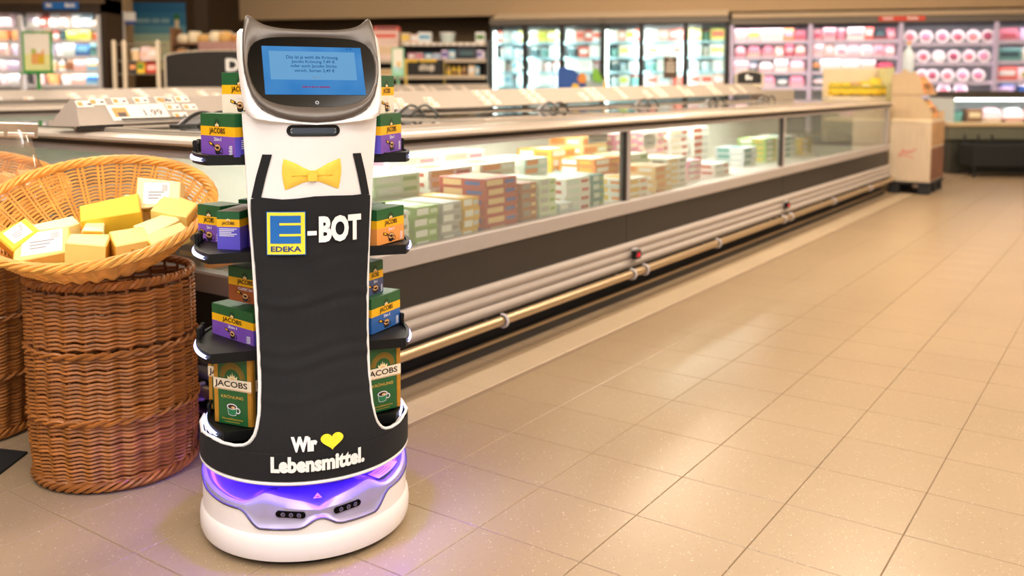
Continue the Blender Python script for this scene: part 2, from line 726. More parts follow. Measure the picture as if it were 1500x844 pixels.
NA = 180
AA = [(-PI + 2 * PI * i / NA) * BR for i in range(NA)]
mb = MB()
rows = []
for z, r in ((.068, .2138), (.074, .2135)):
    rows.append([BS(a, z, r) for a in AA])
for k in (.35, .7, 1.0):
    rows.append([BS(a, .074 + (interp(abs(a), ZL) - .074) * k, BR) for a in AA])
mb.grid(rows, closed=True)
mb.build('base_shell', WHITE, robot, 40)
mb = MB()
prof = [(.196, .013), (.208, .012), (.2165, .016), (.2200, .026), (.2205, .045), (.2190, .058), (.2155, .066), (.2130, .069)]
mb.grid([[BS(a, z, r) for a in AA] for r, z in prof], closed=True)
mb.build('bumper', WHITE, robot, 40)
mb = MB()
mb.lathe([(.17, .0025), (.196, .0025), (.2, .0135), (.17, .0135)], 48)
mb.build('drive_skirt', BLACKP, robot, 30)
for k in range(3):
    b = MB()
    a = 2 * PI * k / 3 + .5
    T = Matrix.Translation((.13 * cos(a), .13 * sin(a), .028)) @ Matrix.Rotation(PI / 2, 4, 'X')
    b.lathe([(.008, -.012), (.026, -.012), (.028, -.008), (.028, .008), (.026, .012), (.008, .012)], 20, T=T)
    b.build('wheel', BLACKP, robot, 30)
# sensor band
mb = MB()
rows = []
for k in range(6):
    row = []
    for a in AA:
        zl, zt = interp(abs(a), ZL), interp(abs(a), ZT)
        f = (0, .12, .30, .72, .86, 1.0)[k]
        dep = (0.0, -.006, -.010, -.010, -.014, -.020)[k]
        wgt = 1.0 if abs(a) < .118 else max(0.0, 1 - (abs(a) - .118) / .04)
        dep2 = (0.0005, -.0005, -.001, -.003, -.005, -.009)[k]
        row.append(BS(a, zl + (zt - zl) * f, BR + dep * wgt + dep2 * (1 - wgt)))
    rows.append(row)
mb.grid(rows, closed=True)
visor = mb.build('sensor_band', SILV, robot, 28)
mb = MB()
mb.tube([BS(a, interp(abs(a), ZL), BR + .0006) for a in AA], .0021, 6, closed=True)
mb.build('band_edge', DGREY, robot, 60)
mb = MB()
rows = []
for f in (0, .04, .3, .65, 1.0):
    row = []
    for a in AA:
        zt = interp(abs(a), ZT)
        r0 = BR - (.020 if abs(a) < .118 else .009 + .011 * max(0, 1 - (abs(a) - .118) / .04))
        r1 = .09
        row.append(BS(a, zt + (.128 - zt) * min(1, f * 1.6) + (.0025 if 0 < f < .1 else 0), r0 + (r1 - r0) * f))
    rows.append(row)
mb.grid(rows, closed=True)
mb.build('base_deck', mat('deck_plastic', '#6F6A88', 0.25, metal=0.3, var=0.02), robot, 40)
for a0, z0, a1, z1 in ((-.0885, .1085, -.0285, .1040), (.0285, .1040, .0885, .1085)):
    b = MB()
    n = 10
    ring = []
    hh = .0062

    def onband(u, v, d, a0=a0, a1=a1, z0=z0, z1=z1):
        return BS(a0 + (a1 - a0) * u, z0 + (z1 - z0) * u + v, BR - .0125 + d)
    pts = []
    for i in range(n + 1):
        t = -PI / 2 + PI * i / n
        pts.append((1 - .1 + .1 * cos(t), hh * sin(t)))
    for i in range(n + 1):
        t = PI / 2 + PI * i / n
        pts.append((.1 + .1 * cos(t), hh * sin(t)))
    b.prism(pts, onband, .0, .0062)
    cm = b.build('camera_module', GLOSSB, robot)
    for u in (.25, .52, .78):
        l = MB()
        for r, d, m_ in ((.0042, .0066, 0), (.0027, .0072, 1), (.0012, .0076, 0)):
            l.prism([(u + r / .06 * cos(2 * PI * i / 14), r * sin(2 * PI * i / 14)) for i in range(14)], onband, .006, d, m_)
        l.build('lens', [mat('lens_rim', '#8C86A8', .25, metal=.5), GLOSSB], cm)
b = MB()
b.prism([(-.012, .1375), (.012, .1375), (.013, .1395), (.0, .1415), (-.013, .1395)], lambda u, v, d: BS(u - .003, v - .0065, BR - .0205 + d), 0, .001)
b.add([BS(-.013, .1312, BR - .0185), BS(.007, .1312, BR - .0185), BS(-.003, .1405, BR - .0225)], [(0, 1, 2)], 1)
b.add([BS(-.0055, .1325, BR - .0183), BS(-.0005, .1325, BR - .0183), BS(-.003, .1352, BR - .0195)], [(0, 1, 2)], 2)
b.build('warning_sticker', [mat('sticker_blue', '#3127B0', .5), mat('sticker_pink', '#F3A2B0', .5), mat('sticker_red', '#C9304A', .5)], robot)
b = MB()
rowz = []
for q in (0, 1):
    rowz.append([BS(.150 + .10 * i / 6, .1345 + .001 * q, .198 - .030 * q) for i in range(7)])
b.grid(rowz)
for k in range(3):
    b.grid([[BS(.165 + .05 * i / 4, .1352 + .0002, .193 - .007 * k - .002 * q) for i in range(5)] for q in (0, 1)], 1)
b.build('rating_label', [mat('label_paper', '#D9D4F0', .5), mat('label_ink', '#8B84B8', .6)], robot)
mb = MB()
mb.lathe([(.10, .126), (.10, .176)], 40)
mb.build('hub', BLACKP, robot, 30)
mb = MB()
mb.lathe([(.06, .1745), (.208, .1745), (.208, .1775), (.06, .1775)], 64)
mb.build('skirt_underside', BLACKP, robot, 30)
mb = MB()
mb.tube([(.196 * cos(2 * PI * i / 72), .196 * sin(2 * PI * i / 72), .1705) for i in range(72)], .0035, 6, closed=True)
mb.build('led_ring', LEDP, robot)

# --- front panel (white) and apron
def z_rows(top):
    zz = [.172, .19, .21, .225, .2343, .2345, .2355, .2375, .242, .248, .256, .266, .28, .292, .305, .33, .36]
    zz += [.36 + (.86 - .36) * i / 22 for i in range(1, 23)] + [.875]
    return [z for z in zz if z < top - .003] + [top]


mb = MB()
NP = 40
rows, back = [], []
for z in z_rows(.885):
    h_ = half(z)
    rows.append([S(-h_ + 2 * h_ * i / NP, z) for i in range(NP + 1)])
    back.append([S(-h_ + 2 * h_ * i / NP, z, -.009) for i in range(NP + 1)])
mb.grid(rows)
mb.grid(back, flip=True)
mb.build('front_panel', WHITE, robot, 50)
mb = MB()
mb.lathe([(.2135, .1725), (.2135, .232), (.205, .234), (.205, .176)], 72)
mb.build('lower_skirt', BLACKP, robot, 30)
for sg in (-1, 1):
    path = [S(sg * .40, .2335, .001), S(sg * .36, .2335, .001), S(sg * .30, .2335, .001)]
    for z in z_rows(.885):
        if z >= .2345:
            path.append(S(sg * half(z), z, -.002))
    b = MB()
    b.tube(path, .0036, 7)
    b.build('panel_edge', WHITE, robot, 60)
mb = MB()
mb.tube([BS(a, .1725, RR - .0005) for a in AA], .0042, 8, closed=True)
mb.build('skirt_edge', WHITE, robot, 60)

APTOP = [(-.13, .716), (-.106, .7232), (-.085, .7214), (-.0586, .7192), (-.0326, .7207), (0, .7243), (.0337, .7246), (.0777, .7228), (.102, .7234), (.13, .718)]
random.seed(3)


def fold(a, z):
    """fold creases pressed into the cloth: lengthwise centre line, two cross lines, soft drag folds"""
    d = -.0014 * math.exp(-((a - .003 - .004 * sin(z * 9)) / .0035) ** 2)
    for zz, k in ((.515, .0021), (.425, .0014), (.395, .0016), (.60, .0009), (.33, .0012)):
        d += k * sin((z - zz - .05 * a - .012 * sin(a * 30)) * 140) * math.exp(-((z - zz - .05 * a) / .014) ** 2) * (1 if z > .3 else .4)
    d += .0012 * sin(a * 55 + z * 22) * sin(z * 13) * max(0, min(1, (z - .26) * 8))
    return d + .0036


mb = MB()
rows = []
zl = [.178, .19, .205, .22, .2305, .2342, .2346, .2358, .2376, .242, .248, .256, .266, .28, .292]
zl += [.305 + (.700 - .305) * i / 70 for i in range(71)]
for z in zl:
    h_ = half(z) - .0055
    if z < .2344:
        h_ = .39
    rows.append([S(-h_ + 2 * h_ * i / 56, z, fold(-h_ + 2 * h_ * i / 56, z)) for i in range(57)])
h_ = half(.70) - .0055
for f in (.3, .65, 1.0):
    r = []
    for i in range(57):
        a = -h_ + 2 * h_ * i / 56
        z = .70 + (interp(a, APTOP) - .70) * f
        r.append(S(a, z, fold(a, z)))
    rows.append(r)
mb.grid(rows)
mb.build('apron', CLOTH, robot, 60)
for sg in (-1, 1):
    b = MB()
    edge_o = [(.0980, .8068), (.1108, .764), (.1215, .7205)]
    edge_i = [(.0789, .8068), (.0905, .765), (.1010, .7215)]
    rr = []
    for i in range(9):
        f = i / 8 * 2
        k = min(int(f), 1)
        g = f - k
        o_ = [edge_o[k][q] + (edge_o[k + 1][q] - edge_o[k][q]) * g for q in (0, 1)]
        i_ = [edge_i[k][q] + (edge_i[k + 1][q] - edge_i[k][q]) * g for q in (0, 1)]
        rr.append([S(sg * (i_[0] + (o_[0] - i_[0]) * j / 4), i_[1] + (o_[1] - i_[1]) * j / 4, .0016) for j in range(5)])
    b.grid(rr, flip=(sg < 0))
    b.build('apron_strap', CLOTH, robot, 60)

# bow tie, printed on the shirt front: two wings and a knot
b = MB()
BOW = {-1: [(-.009, .7765), (-.020, .7815), (-.033, .7892), (-.046, .7945), (-.0575, .7985), (-.0600, .783), (-.0602, .7688), (-.058, .752), (-.0545, .7375), (-.044, .741), (-.0327, .7462), (-.02, .7515), (-.009, .7545)]}
BOW[1] = [(-a - .006 + .0005, z) for a, z in BOW[-1]]
for sg in (-1, 1):
    P = BOW[sg]
    cxa = sum(p[0] for p in P) / len(P)
    czz = sum(p[1] for p in P) / len(P)
    rows = []
    for f, off in ((1.0, .0010), (.8, .0028), (.45, .0040), (.12, .0034)):
        rows.append([S(cxa + (a - cxa) * f, czz + (z - czz) * f, off) for a, z in P])
    b.grid(rows, 0, closed=True, flip=(sg > 0))
    b.add(rows[-1], [tuple(range(len(P))) if sg < 0 else tuple(range(len(P)))[::-1]], 0)
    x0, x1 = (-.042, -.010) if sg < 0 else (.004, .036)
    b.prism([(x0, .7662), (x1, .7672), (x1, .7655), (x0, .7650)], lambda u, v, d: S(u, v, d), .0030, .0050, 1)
b.prism([(-.011, .7755), (.005, .7755), (.0062, .7655), (.005, .7545), (-.011, .7545), (-.0122, .7655)], lambda u, v, d: S(u, v, d), .0008, .0058, 0)
b.build('bow_tie', [BOWY, BOWD], robot, 45)


def sub(f, u0, v0, u1, v1, n, m=None):
    m = m or n
    return [[f(u0 + (u1 - u0) * i / n, v0 + (v1 - v0) * j / m) for i in range(n + 1)] for j in range(m + 1)]


LOF = .0082


def L1(u, v, off=0.0):
    return S(u, v, LOF + off)


b = MB()
b.grid(sub(lambda u, v: L1(u, v, .0), -.0888, .6103, -.0160, .6958, 10, 3), 0)
b.grid(sub(lambda u, v: L1(u, v, .0006), -.0872, .6119, -.0176, .6942, 10, 3), 1)
b.grid(sub(lambda u, v: L1(u, v, .0012), -.0812, .6330, -.0250, .6880, 10, 3), 0)
logo = b.build('supermarket_logo', [BLUEP, YELLOW], robot)
b = MB()
# the E: notches in the blue square
b.grid(sub(lambda u, v: L1(u, v, .0018), -.0640, .6690, -.0250, .6735, 6, 1), 0)
b.grid(sub(lambda u, v: L1(u, v, .0018), -.0640, .6475, -.0250, .6520, 6, 1), 0)
b.build('letter_notch', YELLOW, logo)
b = MB()
b.text('EDEKA', lambda u, v: L1(u, v, .0014), -.0805, -.0245, .6172, .6278)
b.build('lettering', mat('navy_print', '#123A78', .6), logo)
b = MB()
b.text('-', L1, -.0130, .0043, .6478, .6565)
b.text('BOT', L1, .0082, .0950, .6325, .6855)
b.build('chest_lettering', PRINTW, robot)
b = MB()
b.text('Wir', lambda u, v: S(u, v, .0066), -.0540, -.0055, .2372, .2668)
b.text('Lebensmittel.', lambda u, v: S(u, v, .0066), -.0925, .0885, .1965, .2285)
b.build('slogan_lettering', PRINTW, robot)
b = MB()
hp = []
for i in range(40):
    t = 2 * PI * i / 40
    hx = 16 * sin(t) ** 3
    hy = 13 * cos(t) - 5 * cos(2 * t) - 2 * cos(3 * t) - cos(4 * t)
    hp.append((.0225 + hx / 16 * .0217, .2535 + hy / 17 * .0185))
b.prism(hp, lambda u, v, d: S(u, v, d), .0040, .0068)
b.build('heart_emblem', mat('heart_yellow', '#EFE02E', .6, var=.12, vscale=120), robot)

# handle slot under the screen
b = MB()


def slot_ring(hw, hh_, off):
    pts = []
    for e in (1, -1):
        for i in range(9):
            t = -PI / 2 + PI * i / 8
            pts.append(S(-.0003 + e * (hw - hh_ + hh_ * cos(t)), .8532 + e * hh_ * sin(t), off))
        for i in range(1, 12):
            pts.append(S(-.0003 + e * (hw - hh_) * (1 - 2 * i / 12), .8532 + e * hh_, off))
    return pts


b.grid([slot_ring(.0515, .0112, .0008), slot_ring(.0505, .0104, .0022), slot_ring(.0455, .0068, .0018), slot_ring(.0440, .0055, .0005)], closed=True, m=0)
inr = []
for i in range(21):
    x_ = -.0440 + .088 * i / 20
    hh_ = .0055 if abs(x_) < .0385 else math.sqrt(max(1e-9, .0055 ** 2 - (abs(x_) - .0385) ** 2))
    inr.append([S(-.0003 + x_, .8532 - hh_ * .99, .0007), S(-.0003 + x_, .8532, .0007), S(-.0003 + x_, .8532 + hh_ * .99, .0007)])
b.grid(inr, 1, flip=True)
b.build('handle_slot', [BLACKP, mat('slot_grey', '#3A4350', .45)], robot, 50)

# --- head: a tilted face on a white shell
HT = R_(25)


def F(x, w_, n=0.0):
    """point on the face plane: x across, w_ up the slope, n out of it"""
    return (x + .004, -.172 + w_ * sin(HT) - n * cos(HT), .870 + w_ * cos(HT) + n * sin(HT))


def sym(pts):
    L = [(-a, b_) for a, b_ in pts[::-1] if a > 1e-6]
    return pts + L


# outlines run from bottom centre up the right side to the top centre
BEZ = sym([(0, 0), (.030, .0022), (.052, .0062), (.074, .0132), (.093, .0235), (.108, .037), (.118, .055), (.1255, .080), (.1300, .105), (.1317, .130), (.1312, .160), (.1298, .188), (.1265, .211), (.1225, .2255),
           (.1185, .2285), (.1120, .2235), (.1030, .2150), (.0930, .2085), (.0790, .2035), (.0580, .2000), (.0300, .1984), (0, .1980)])
SCR = sym([(0, .030), (.030, .0312), (.052, .0335), (.070, .0370), (.085, .0422), (.0985, .051), (.1085, .0635), (.1165, .081), (.1210, .100), (.1230, .120), (.1215, .140), (.1165, .1565), (.1090, .1665),
           (.1030, .1705), (.0960, .1740), (.0870, .1768), (.0760, .1787), (.0620, .1798), (.0470, .1806), (.0320, .1811), (.0160, .1814), (0, .1815)])
n_o = len(BEZ)


def face_y(x, w_):
    """the outer ring follows the curved front of the body"""
    k = max(0.0, 1 - w_ / .12)
    return -.010 - .5 * x * x * (1 - .5 * k)


def ringpts(P, n):
    return [F(a, b_, n(a, b_) if callable(n) else n) for a, b_ in P]


def lerp(P, Q, f):
    return [(a + (c - a) * f, b_ + (d - b_) * f) for (a, b_), (c, d) in zip(P, Q)]


b = MB()
b.grid([ringpts(BEZ, lambda x, w_: -.030), ringpts(BEZ, lambda x, w_: .001), ringpts(lerp(BEZ, SCR, .10), .0055), ringpts(lerp(BEZ, SCR, .35), .0075), ringpts(lerp(BEZ, SCR, .75), .0060),
        ringpts(lerp(BEZ, SCR, .97), .0030), ringpts(SCR, .0022)], closed=True)
b.build('screen_bezel', mat('bezel_grey_brown', '#5B524B', .34, metal=.25, var=.04), robot, 50)
b = MB()
b.add(ringpts(SCR, .0026), [tuple(range(n_o))])
scr = b.build('screen_glass', GLOSSB, robot)
b = MB()
b.add([F(a, c, .0032) for a, c in ((-.0932, .0562), (.1000, .0562), (.0972, .1598), (-.0958, .1598))], [(0, 1, 2, 3)], 0)
dm = bpy.data.materials.new('lit_blue_screen')
dm.use_nodes = True
nt = dm.node_tree
nt.nodes.remove(nt.nodes['Principled BSDF'])
tc = nt.nodes.new('ShaderNodeTexCoord')
nz = nt.nodes.new('ShaderNodeTexNoise')
nz.inputs['Scale'].default_value = 9
nt.links.new(tc.outputs['Object'], nz.inputs['Vector'])
cr = nt.nodes.new('ShaderNodeValToRGB')
cr.color_ramp.elements[0].position = .3
cr.color_ramp.elements[0].color = lin('#2F7FC8')
cr.color_ramp.elements[1].position = .7
cr.color_ramp.elements[1].color = lin('#5FA0DE')
nt.links.new(nz.outputs[0], cr.inputs[0])
em = nt.nodes.new('ShaderNodeEmission')
em.inputs[1].default_value = .85
nt.links.new(cr.outputs[0], em.inputs[0])
nt.links.new(em.outputs[0], nt.nodes['Material Output'].inputs[0])
b.build('display', dm, scr)
b = MB()
b.add([F(a, c, .0036) for a, c in ((-.0812, .0880), (.0850, .0880), (.0838, .1492), (-.0828, .1492))], [(0, 1, 2, 3)], 0)
b.build('dialog_box', emat('lit_pale_blue', '#74AEDD', .86), scr)
b = MB()
fl = lambda u, v: F(u, v, .0040)
b.text('Das ist ja wohl die Krönung', fl, -.0500, .0500, .1310, .1400)
b.text('Jacobs Krönung 7,49 €', fl, -.0405, .0435, .1222, .1304)
b.text('oder auch Jacobs Sticks', fl, -.0425, .0465, .1128, .1208)
b.text('versch. Sorten 2,49 €', fl, -.0360, .0420, .1034, .1114)
b.build('display_text', emat('screen_ink', '#1E4F8E', .8), scr)
b = MB()
b.text('Bot', fl, -.0010, .0110, .0905, .0955)
b.build('button_text', emat('screen_ink_grey', '#8E9FB4', .8), scr)
b = MB()
for x0, x1 in ((-.0235, -.012), (-.0105, -.0065), (-.005, .002), (.0035, .0080), (.0095, .0305)):
    b.add([F(x0, .0705, .004), F(x1, .0705, .004), F(x1, .0742, .004), F(x0, .0742, .004)], [(0, 1, 2, 3)])
for x0, x1 in ((.068, .0715), (.0745, .079)):
    b.add([F(x0, .1555, .004), F(x1, .1555, .004), F(x1, .1570, .004), F(x0, .1570, .004)], [(0, 1, 2, 3)], 1)
b.build('hint_line', [emat('screen_pink', '#8E5A92', .8), emat('screen_navy', '#1B3F73', .8)], scr)
b = MB()
b.prism([(.0035 + .0038 * cos(2 * PI * i / 18), .0395 + .0038 * sin(2 * PI * i / 18)) for i in range(18)], lambda u, v, d: F(u, v, d), .0024, .0036)
b.prism([(.0035 + .0018 * cos(2 * PI * i / 12), .0395 + .0018 * sin(2 * PI * i / 12)) for i in range(12)], lambda u, v, d: F(u, v, d), .0036, .0040, 1)
b.build('camera_lens', [mat('lens_ring_grey', '#6A6B72', .3, metal=.4), GLOSSB], scr)

# white head shell wraps the bezel and closes at the back
OUTL = sym([(0, -.004), (.050, .000), (.085, .004), (.1105, .010), (.1270, .020), (.1330, .040), (.1358, .070), (.1385, .105), (.1405, .140), (.1405, .170), (.1385, .192), (.132, .200), (.110, .199), (.08, .197), (.04, .196), (0, .196)])


def sh_pt(x, w_, dy, sc):
    p = F(x * sc, w_, 0)
    return (p[0], p[1] + dy, p[2])


b = MB()
rows = [[F(x * .80, .012 + w_ * .86, -.006) for x, w_ in OUTL], [F(x * .95, w_ * .97 + .003, -.003) for x, w_ in OUTL]]
rows.append([F(x, w_, -.004 - .35 * max(0, abs(x) - .1) * 1.0) for x, w_ in OUTL])
for dy, sc in ((.035, 1.0), (.075, .97), (.105, .88), (.118, .70)):
    rows.append([sh_pt(x, w_ * (1 - dy * .35) + dy * .05, dy + .004 - .25 * dy * (w_ / .2), sc) for x, w_ in OUTL])
b.grid(rows, closed=True, flip=True)
b.add(rows[-1], [tuple(range(len(OUTL)))], 0)
b.build('head_shell', WHITE, robot, 50)

# --- rear column and the four trays
b = MB()
b.cbox(-.07, .07, .055, .13, .178, .90, .012)
b.build('rear_column', BLACKP, robot, 40)
TRZ = (.800, .607, .408, .247)
TR = .222


def tray_outline(r, ycut):
    a0 = math.asin(min(1, -ycut / r))
    pts = []
    n = 56
    for i in range(n + 1):
        a = -a0 + (PI + 2 * a0) * i / n
        pts.append((r * cos(a), r * sin(a)))
    return pts


for z in TRZ:
    rt = TR if z > .3 else .203
    b = MB()
    ou, inn = tray_outline(rt, -.105), tray_outline(rt - .007, -.101)
    nn = len(ou)
    b.add([(x, y, z - .016) for x, y in ou] + [(x * 1.0, y, z + .004) for x, y in ou] + [(x, y, z + .004) for x, y in inn] + [(x, y, z) for x, y in inn],
          [tuple(range(nn))[::-1], tuple(range(3 * nn, 4 * nn))] + [(k * nn + i, k * nn + (i + 1) % nn, (k + 1) * nn + (i + 1) % nn, (k + 1) * nn + i) for k in range(3) for i in range(nn)])
    tr = b.build('tray', BLACKP, robot, 40)
    for sg in (-1, 1):
        b = MB()
        rr = []
        n = 14
        for i in range(n + 1):
            a = R_(22) - R_(46) * i / n
            k = .0032 + .0022 * (1 - abs(2 * i / n - 1))
            cxs = []
            for q in range(8):
                t = 2 * PI * q / 8
                cxs.append((sg * (rt + .0008 + .0035 * cos(t)) * cos(a), (rt + .0008 + .0035 * cos(t)) * sin(a) - .0, z - .006 + k * sin(t)))
            rr.append(cxs)
        b.grid(rr, closed=True, flip=(sg > 0))
        b.build('light_strip', LEDW, tr, 60)
        b = MB()
        for a in (R_(6), R_(17)):
            T = Matrix.Translation((sg * (rt - .005) * cos(a), (rt - .005) * sin(a), z + .004)) @ Matrix.Rotation(a if sg > 0 else -a, 4, 'Z')
            b.cbox(-.004, .004, -.005, .005, -.004, .022, .0015, T=T)
        T = Matrix.Translation((sg * (rt - .005) * cos(R_(11.5)), (rt - .005) * sin(R_(11.5)), z + .02)) @ Matrix.Rotation(R_(11.5) if sg > 0 else -R_(11.5), 4, 'Z')
        b.cbox(-.0035, .0035, -.026, .026, -.004, .004, .0015, T=T)
        b.build('tray_clip', BLACKP, tr, 40)

# ================================================================== COFFEE BOXES ON THE TRAYS
GREEN = mat('carton_green', '#1C5A30', .42, var=.08, vscale=60)
YEL = mat('carton_yellow', '#F3B510', .42, var=.03)
GOLD = mat('carton_gold', '#C08A30', .30, metal=.35, var=.10, vscale=120)
CREAM = mat('carton_cream', '#EFE0C8', .45, var=.03)
KGREEN = mat('pack_green', '#1E5B2E', .36, var=.10, vscale=40, bump=.08, bscale=60)
KDARK = mat('pack_dark_green', '#123A30', .40, var=.08)
INK = mat('dark_brown_ink', '#2A1608', .5)
WINK = mat('white_ink', '#ECE8F4', .5)
COFF = mat('coffee_brown', '#8A5428', .5, var=.15, vscale=200)
COFD = mat('coffee_dark', '#2C1509', .5)
FOAM = mat('coffee_foam', '#E0B27A', .5, var=.2, vscale=300)
MUG = mat('mug_dark', '#1C1A20', .4)
CROWN = mat('crown_gold', '#F7C545', .4, var=.05)
CROWNL = mat('crown_cream', '#F6E4B0', .4)
ORNG = mat('crown_orange', '#EE8F2B', .4)
LOW = {
    'purple': mat('carton_purple', '#7A4EB4', .40, var=.06, vscale=50),
    'violet': mat('carton_violet_side', '#5B4FC6', .40, var=.04),
    'cream': mat('carton_cream_lower', '#F2E3CF', .42, var=.03),
    'brown': mat('carton_brown', '#9A4D24', .42, var=.08),
    'orange': mat('carton_orange', '#EE9A4E', .42, var=.05),
    'blue': mat('carton_blue', '#2A5FA6', .42, var=.06),
    'dusk': mat('carton_dusk_blue', '#47557F', .42, var=.06),
}


def front(w):
    return lambda u, v, d=0.0: (u, -.0004 - d, v)


def side(w):
    return lambda u, v, d=0.0: (w + .0004 + d, u, v)


def crown_shape(b, f, cu, cv, s, m, m2):
    pts = [(-1, -.55), (1, -.55), (1.15, .35), (.62, -.02), (.42, .62), (.16, .1), (0, 1.0), (-.16, .1), (-.42, .62), (-.62, -.02), (-1.15, .35)]
    b.add([f(cu + x * s, cv + y * s, .0003) for x, y in pts], [tuple(range(len(pts)))], m)
    e = [(cos(2 * PI * i / 14) * .62, sin(2 * PI * i / 14) * .3 - .42) for i in range(14)]
    b.add([f(cu + x * s, cv + y * s, .0006) for x, y in e], [tuple(range(14))], m2)


def ell(b, f, cu, cv, ru, rv, m, d=.0004, n=18, rot=0.0):
    P = []
    for i in range(n):
        x, y = ru * cos(2 * PI * i / n), rv * sin(2 * PI * i / n)
        P.append(f(cu + x * cos(rot) - y * sin(rot), cv + x * sin(rot) + y * cos(rot), d))
    b.add(P, [tuple(range(n))], m)


def ringshape(b, f, cu, cv, ru, rv, th, m, d=.0004, n=16):
    vs = []
    for i in range(n):
        c, s_ = cos(2 * PI * i / n), sin(2 * PI * i / n)
        vs += [f(cu + ru * c, cv + rv * s_, d), f(cu + (ru - th) * c, cv + (rv - th) * s_, d)]
    b.add(vs, [(2 * i, 2 * ((i + 1) % n), 2 * ((i + 1) % n) + 1, 2 * i + 1) for i in range(n)], m)


def quad(b, f, u0, v0, u1, v1, m, d=.0004):
    b.add([f(u0, v0, d), f(u1, v0, d), f(u1, v1, d), f(u0, v1, d)], [(0, 1, 2, 3)], m)


def cup_art(b, f, cu, cv, s, light=False):
    """mug with coffee, spoon of powder and a stick sachet"""
    e, fo, co, mu, yl, ink = 0, 1, 2, 3, 4, 5
    body = [(-.95, .1), (.95, .1), (.75, -.8), (.3, -1.0), (-.3, -1.0), (-.75, -.8)]
    b.add([f(cu + x * s, cv + y * s, .0003) for x, y in body], [tuple(range(6))[::-1]], mu)
    ringshape(b, f, cu + 1.15 * s, cv - .4 * s, .52 * s, .5 * s, .16 * s, mu, .0003)
    ell(b, f, cu, cv + .15 * s, 1.0 * s, .62 * s, e, .0005)
    ell(b, f, cu, cv + .13 * s, .84 * s, .48 * s, fo, .0007)
    ell(b, f, cu + .1 * s, cv + .08 * s, .5 * s, .26 * s, co, .0009)
    q = [(-2.6, 1.15), (-1.15, .75), (-1.3, .25), (-2.75, .65)]
    b.add([f(cu + x * s, cv + y * s, .0005) for x, y in q], [(3, 2, 1, 0)], mu)
    q = [(-2.4, .98), (-1.6, .76), (-1.68, .46), (-2.5, .7)]
    b.add([f(cu + x * s, cv + y * s, .0007) for x, y in q], [(3, 2, 1, 0)], yl)
    q = [(-1.2, .62), (.25, -.05), (.15, -.22), (-1.25, .42)]
    b.add([f(cu + x * s, cv + y * s, .0011) for x, y in q], [(3, 2, 1, 0)], co)


def coffee_box(P, Q, z, d, h, low, label, sub_t='2in1', w=None, group=None, flip_side=False, cut=(.47, .70)):
    """P, Q: left and right lower corners of the printed front, seen from in front"""
    dx, dy = Q[0] - P[0], Q[1] - P[1]
    L = math.hypot(dx, dy)
    if w is None:
        w = L
    ux, uy = dx / L, dy / L
    if flip_side:            # keep the right corner, grow to the left
        P = (Q[0] - ux * w, Q[1] - uy * w)
    root = empty('coffee_box', (P[0], P[1], z), math.atan2(uy, ux))
    tag(root, label, 'box', group)
    z1, z2 = h * cut[0], h * cut[1]
    b = MB()
    for za, zb, m in ((0, z1, 2), (z1, z2, 1), (z2, h, 0)):
        vs = [(0, 0, za), (w, 0, za), (w, d, za), (0, d, za), (0, 0, zb), (w, 0, zb), (w, d, zb), (0, d, zb)]
        b.add(vs, [(0, 1, 5, 4), (2, 3, 7, 6)], m)
        b.add(vs, [(1, 2, 6, 5), (3, 0, 4, 7)], 3 if m == 2 and low == 'purple' else m)
        if za == 0:
            b.add(vs, [(3, 2, 1, 0)], m)
        if zb == h:
            b.add(vs, [(4, 5, 6, 7)], m)
    b.build('carton', [GREEN, YEL, LOW[low], LOW['violet']], root)
    # top flap seam
    b = MB()
    b.cbox(.0015, w - .0015, .0015, d * .52, h, h + .0007, .0003)
    b.build('top_flap', GREEN, root)
    fr, sd = front(w), side(w)
    b = MB()
    b.text('JACOBS', lambda u, v: fr(u, v, .0005), w * .27, w * .73, z1 + (z2 - z1) * .12, z1 + (z2 - z1) * .86)
    b.build('brand_lettering', INK, root)
    b = MB()
    b.text('JACOBS', lambda u, v: sd(u, v, .0005), d * .25, d * .75, z1 + (z2 - z1) * .3, z1 + (z2 - z1) * .75)
    b.build('brand_lettering', INK, root)
    n = 16
    for f, wd, k in ((fr, w, 1.0), (sd, d, .6)):
        b = MB()
        s = h * .075 * k
        b.add([f(wd * .5 + h * .14 * k * cos(PI * i / n), z2 - .0005 + h * .19 * k * sin(PI * i / n), .0002) for i in range(n + 1)], [tuple(range(n + 1))], 2)
        crown_shape(b, f, wd * .5, z2 + s * .5, s, 0, 1)
        b.build('crown_emblem', [CROWNL, ORNG, mat('emblem_dark_green', '#0F3C1D', .45)], root)
    b = MB()
    cup_art(b, fr, w * .50, z1 * .38, h * .145)
    b.build('cup_picture', [COFF, FOAM, COFD, MUG, YEL, INK], root)
    b = MB()
    b.text(sub_t, lambda u, v: fr(u, v, .0005), w * (.40 if len(sub_t) < 6 else .3), w * (.62 if len(sub_t) < 6 else .72), z1 * .76, z1 * .93)
    b.build('variety_lettering', WINK, root)
    b = MB()
    for i in range(5):
        quad(b, sd, d * .18, z1 * (.80 - .1 * i), d * (.80 - .06 * (i % 3)), z1 * (.85 - .1 * i), 0)
    b.build('small_print', WINK, root)
    b = MB()
    for i in range(6):
        quad(b, fr, w * (.83 + .02 * (i % 2)), z1 * (.10 + .08 * i), w * .93, z1 * (.145 + .08 * i), 0)
    b.build('small_print', WINK, root)
    return root


def U(P, yaw, L):
    return (P[0] + cos(R_(yaw)) * L, P[1] + sin(R_(yaw)) * L)


GZ = {1: .8005, 2: .6075, 3: .4085, 4: .2475}
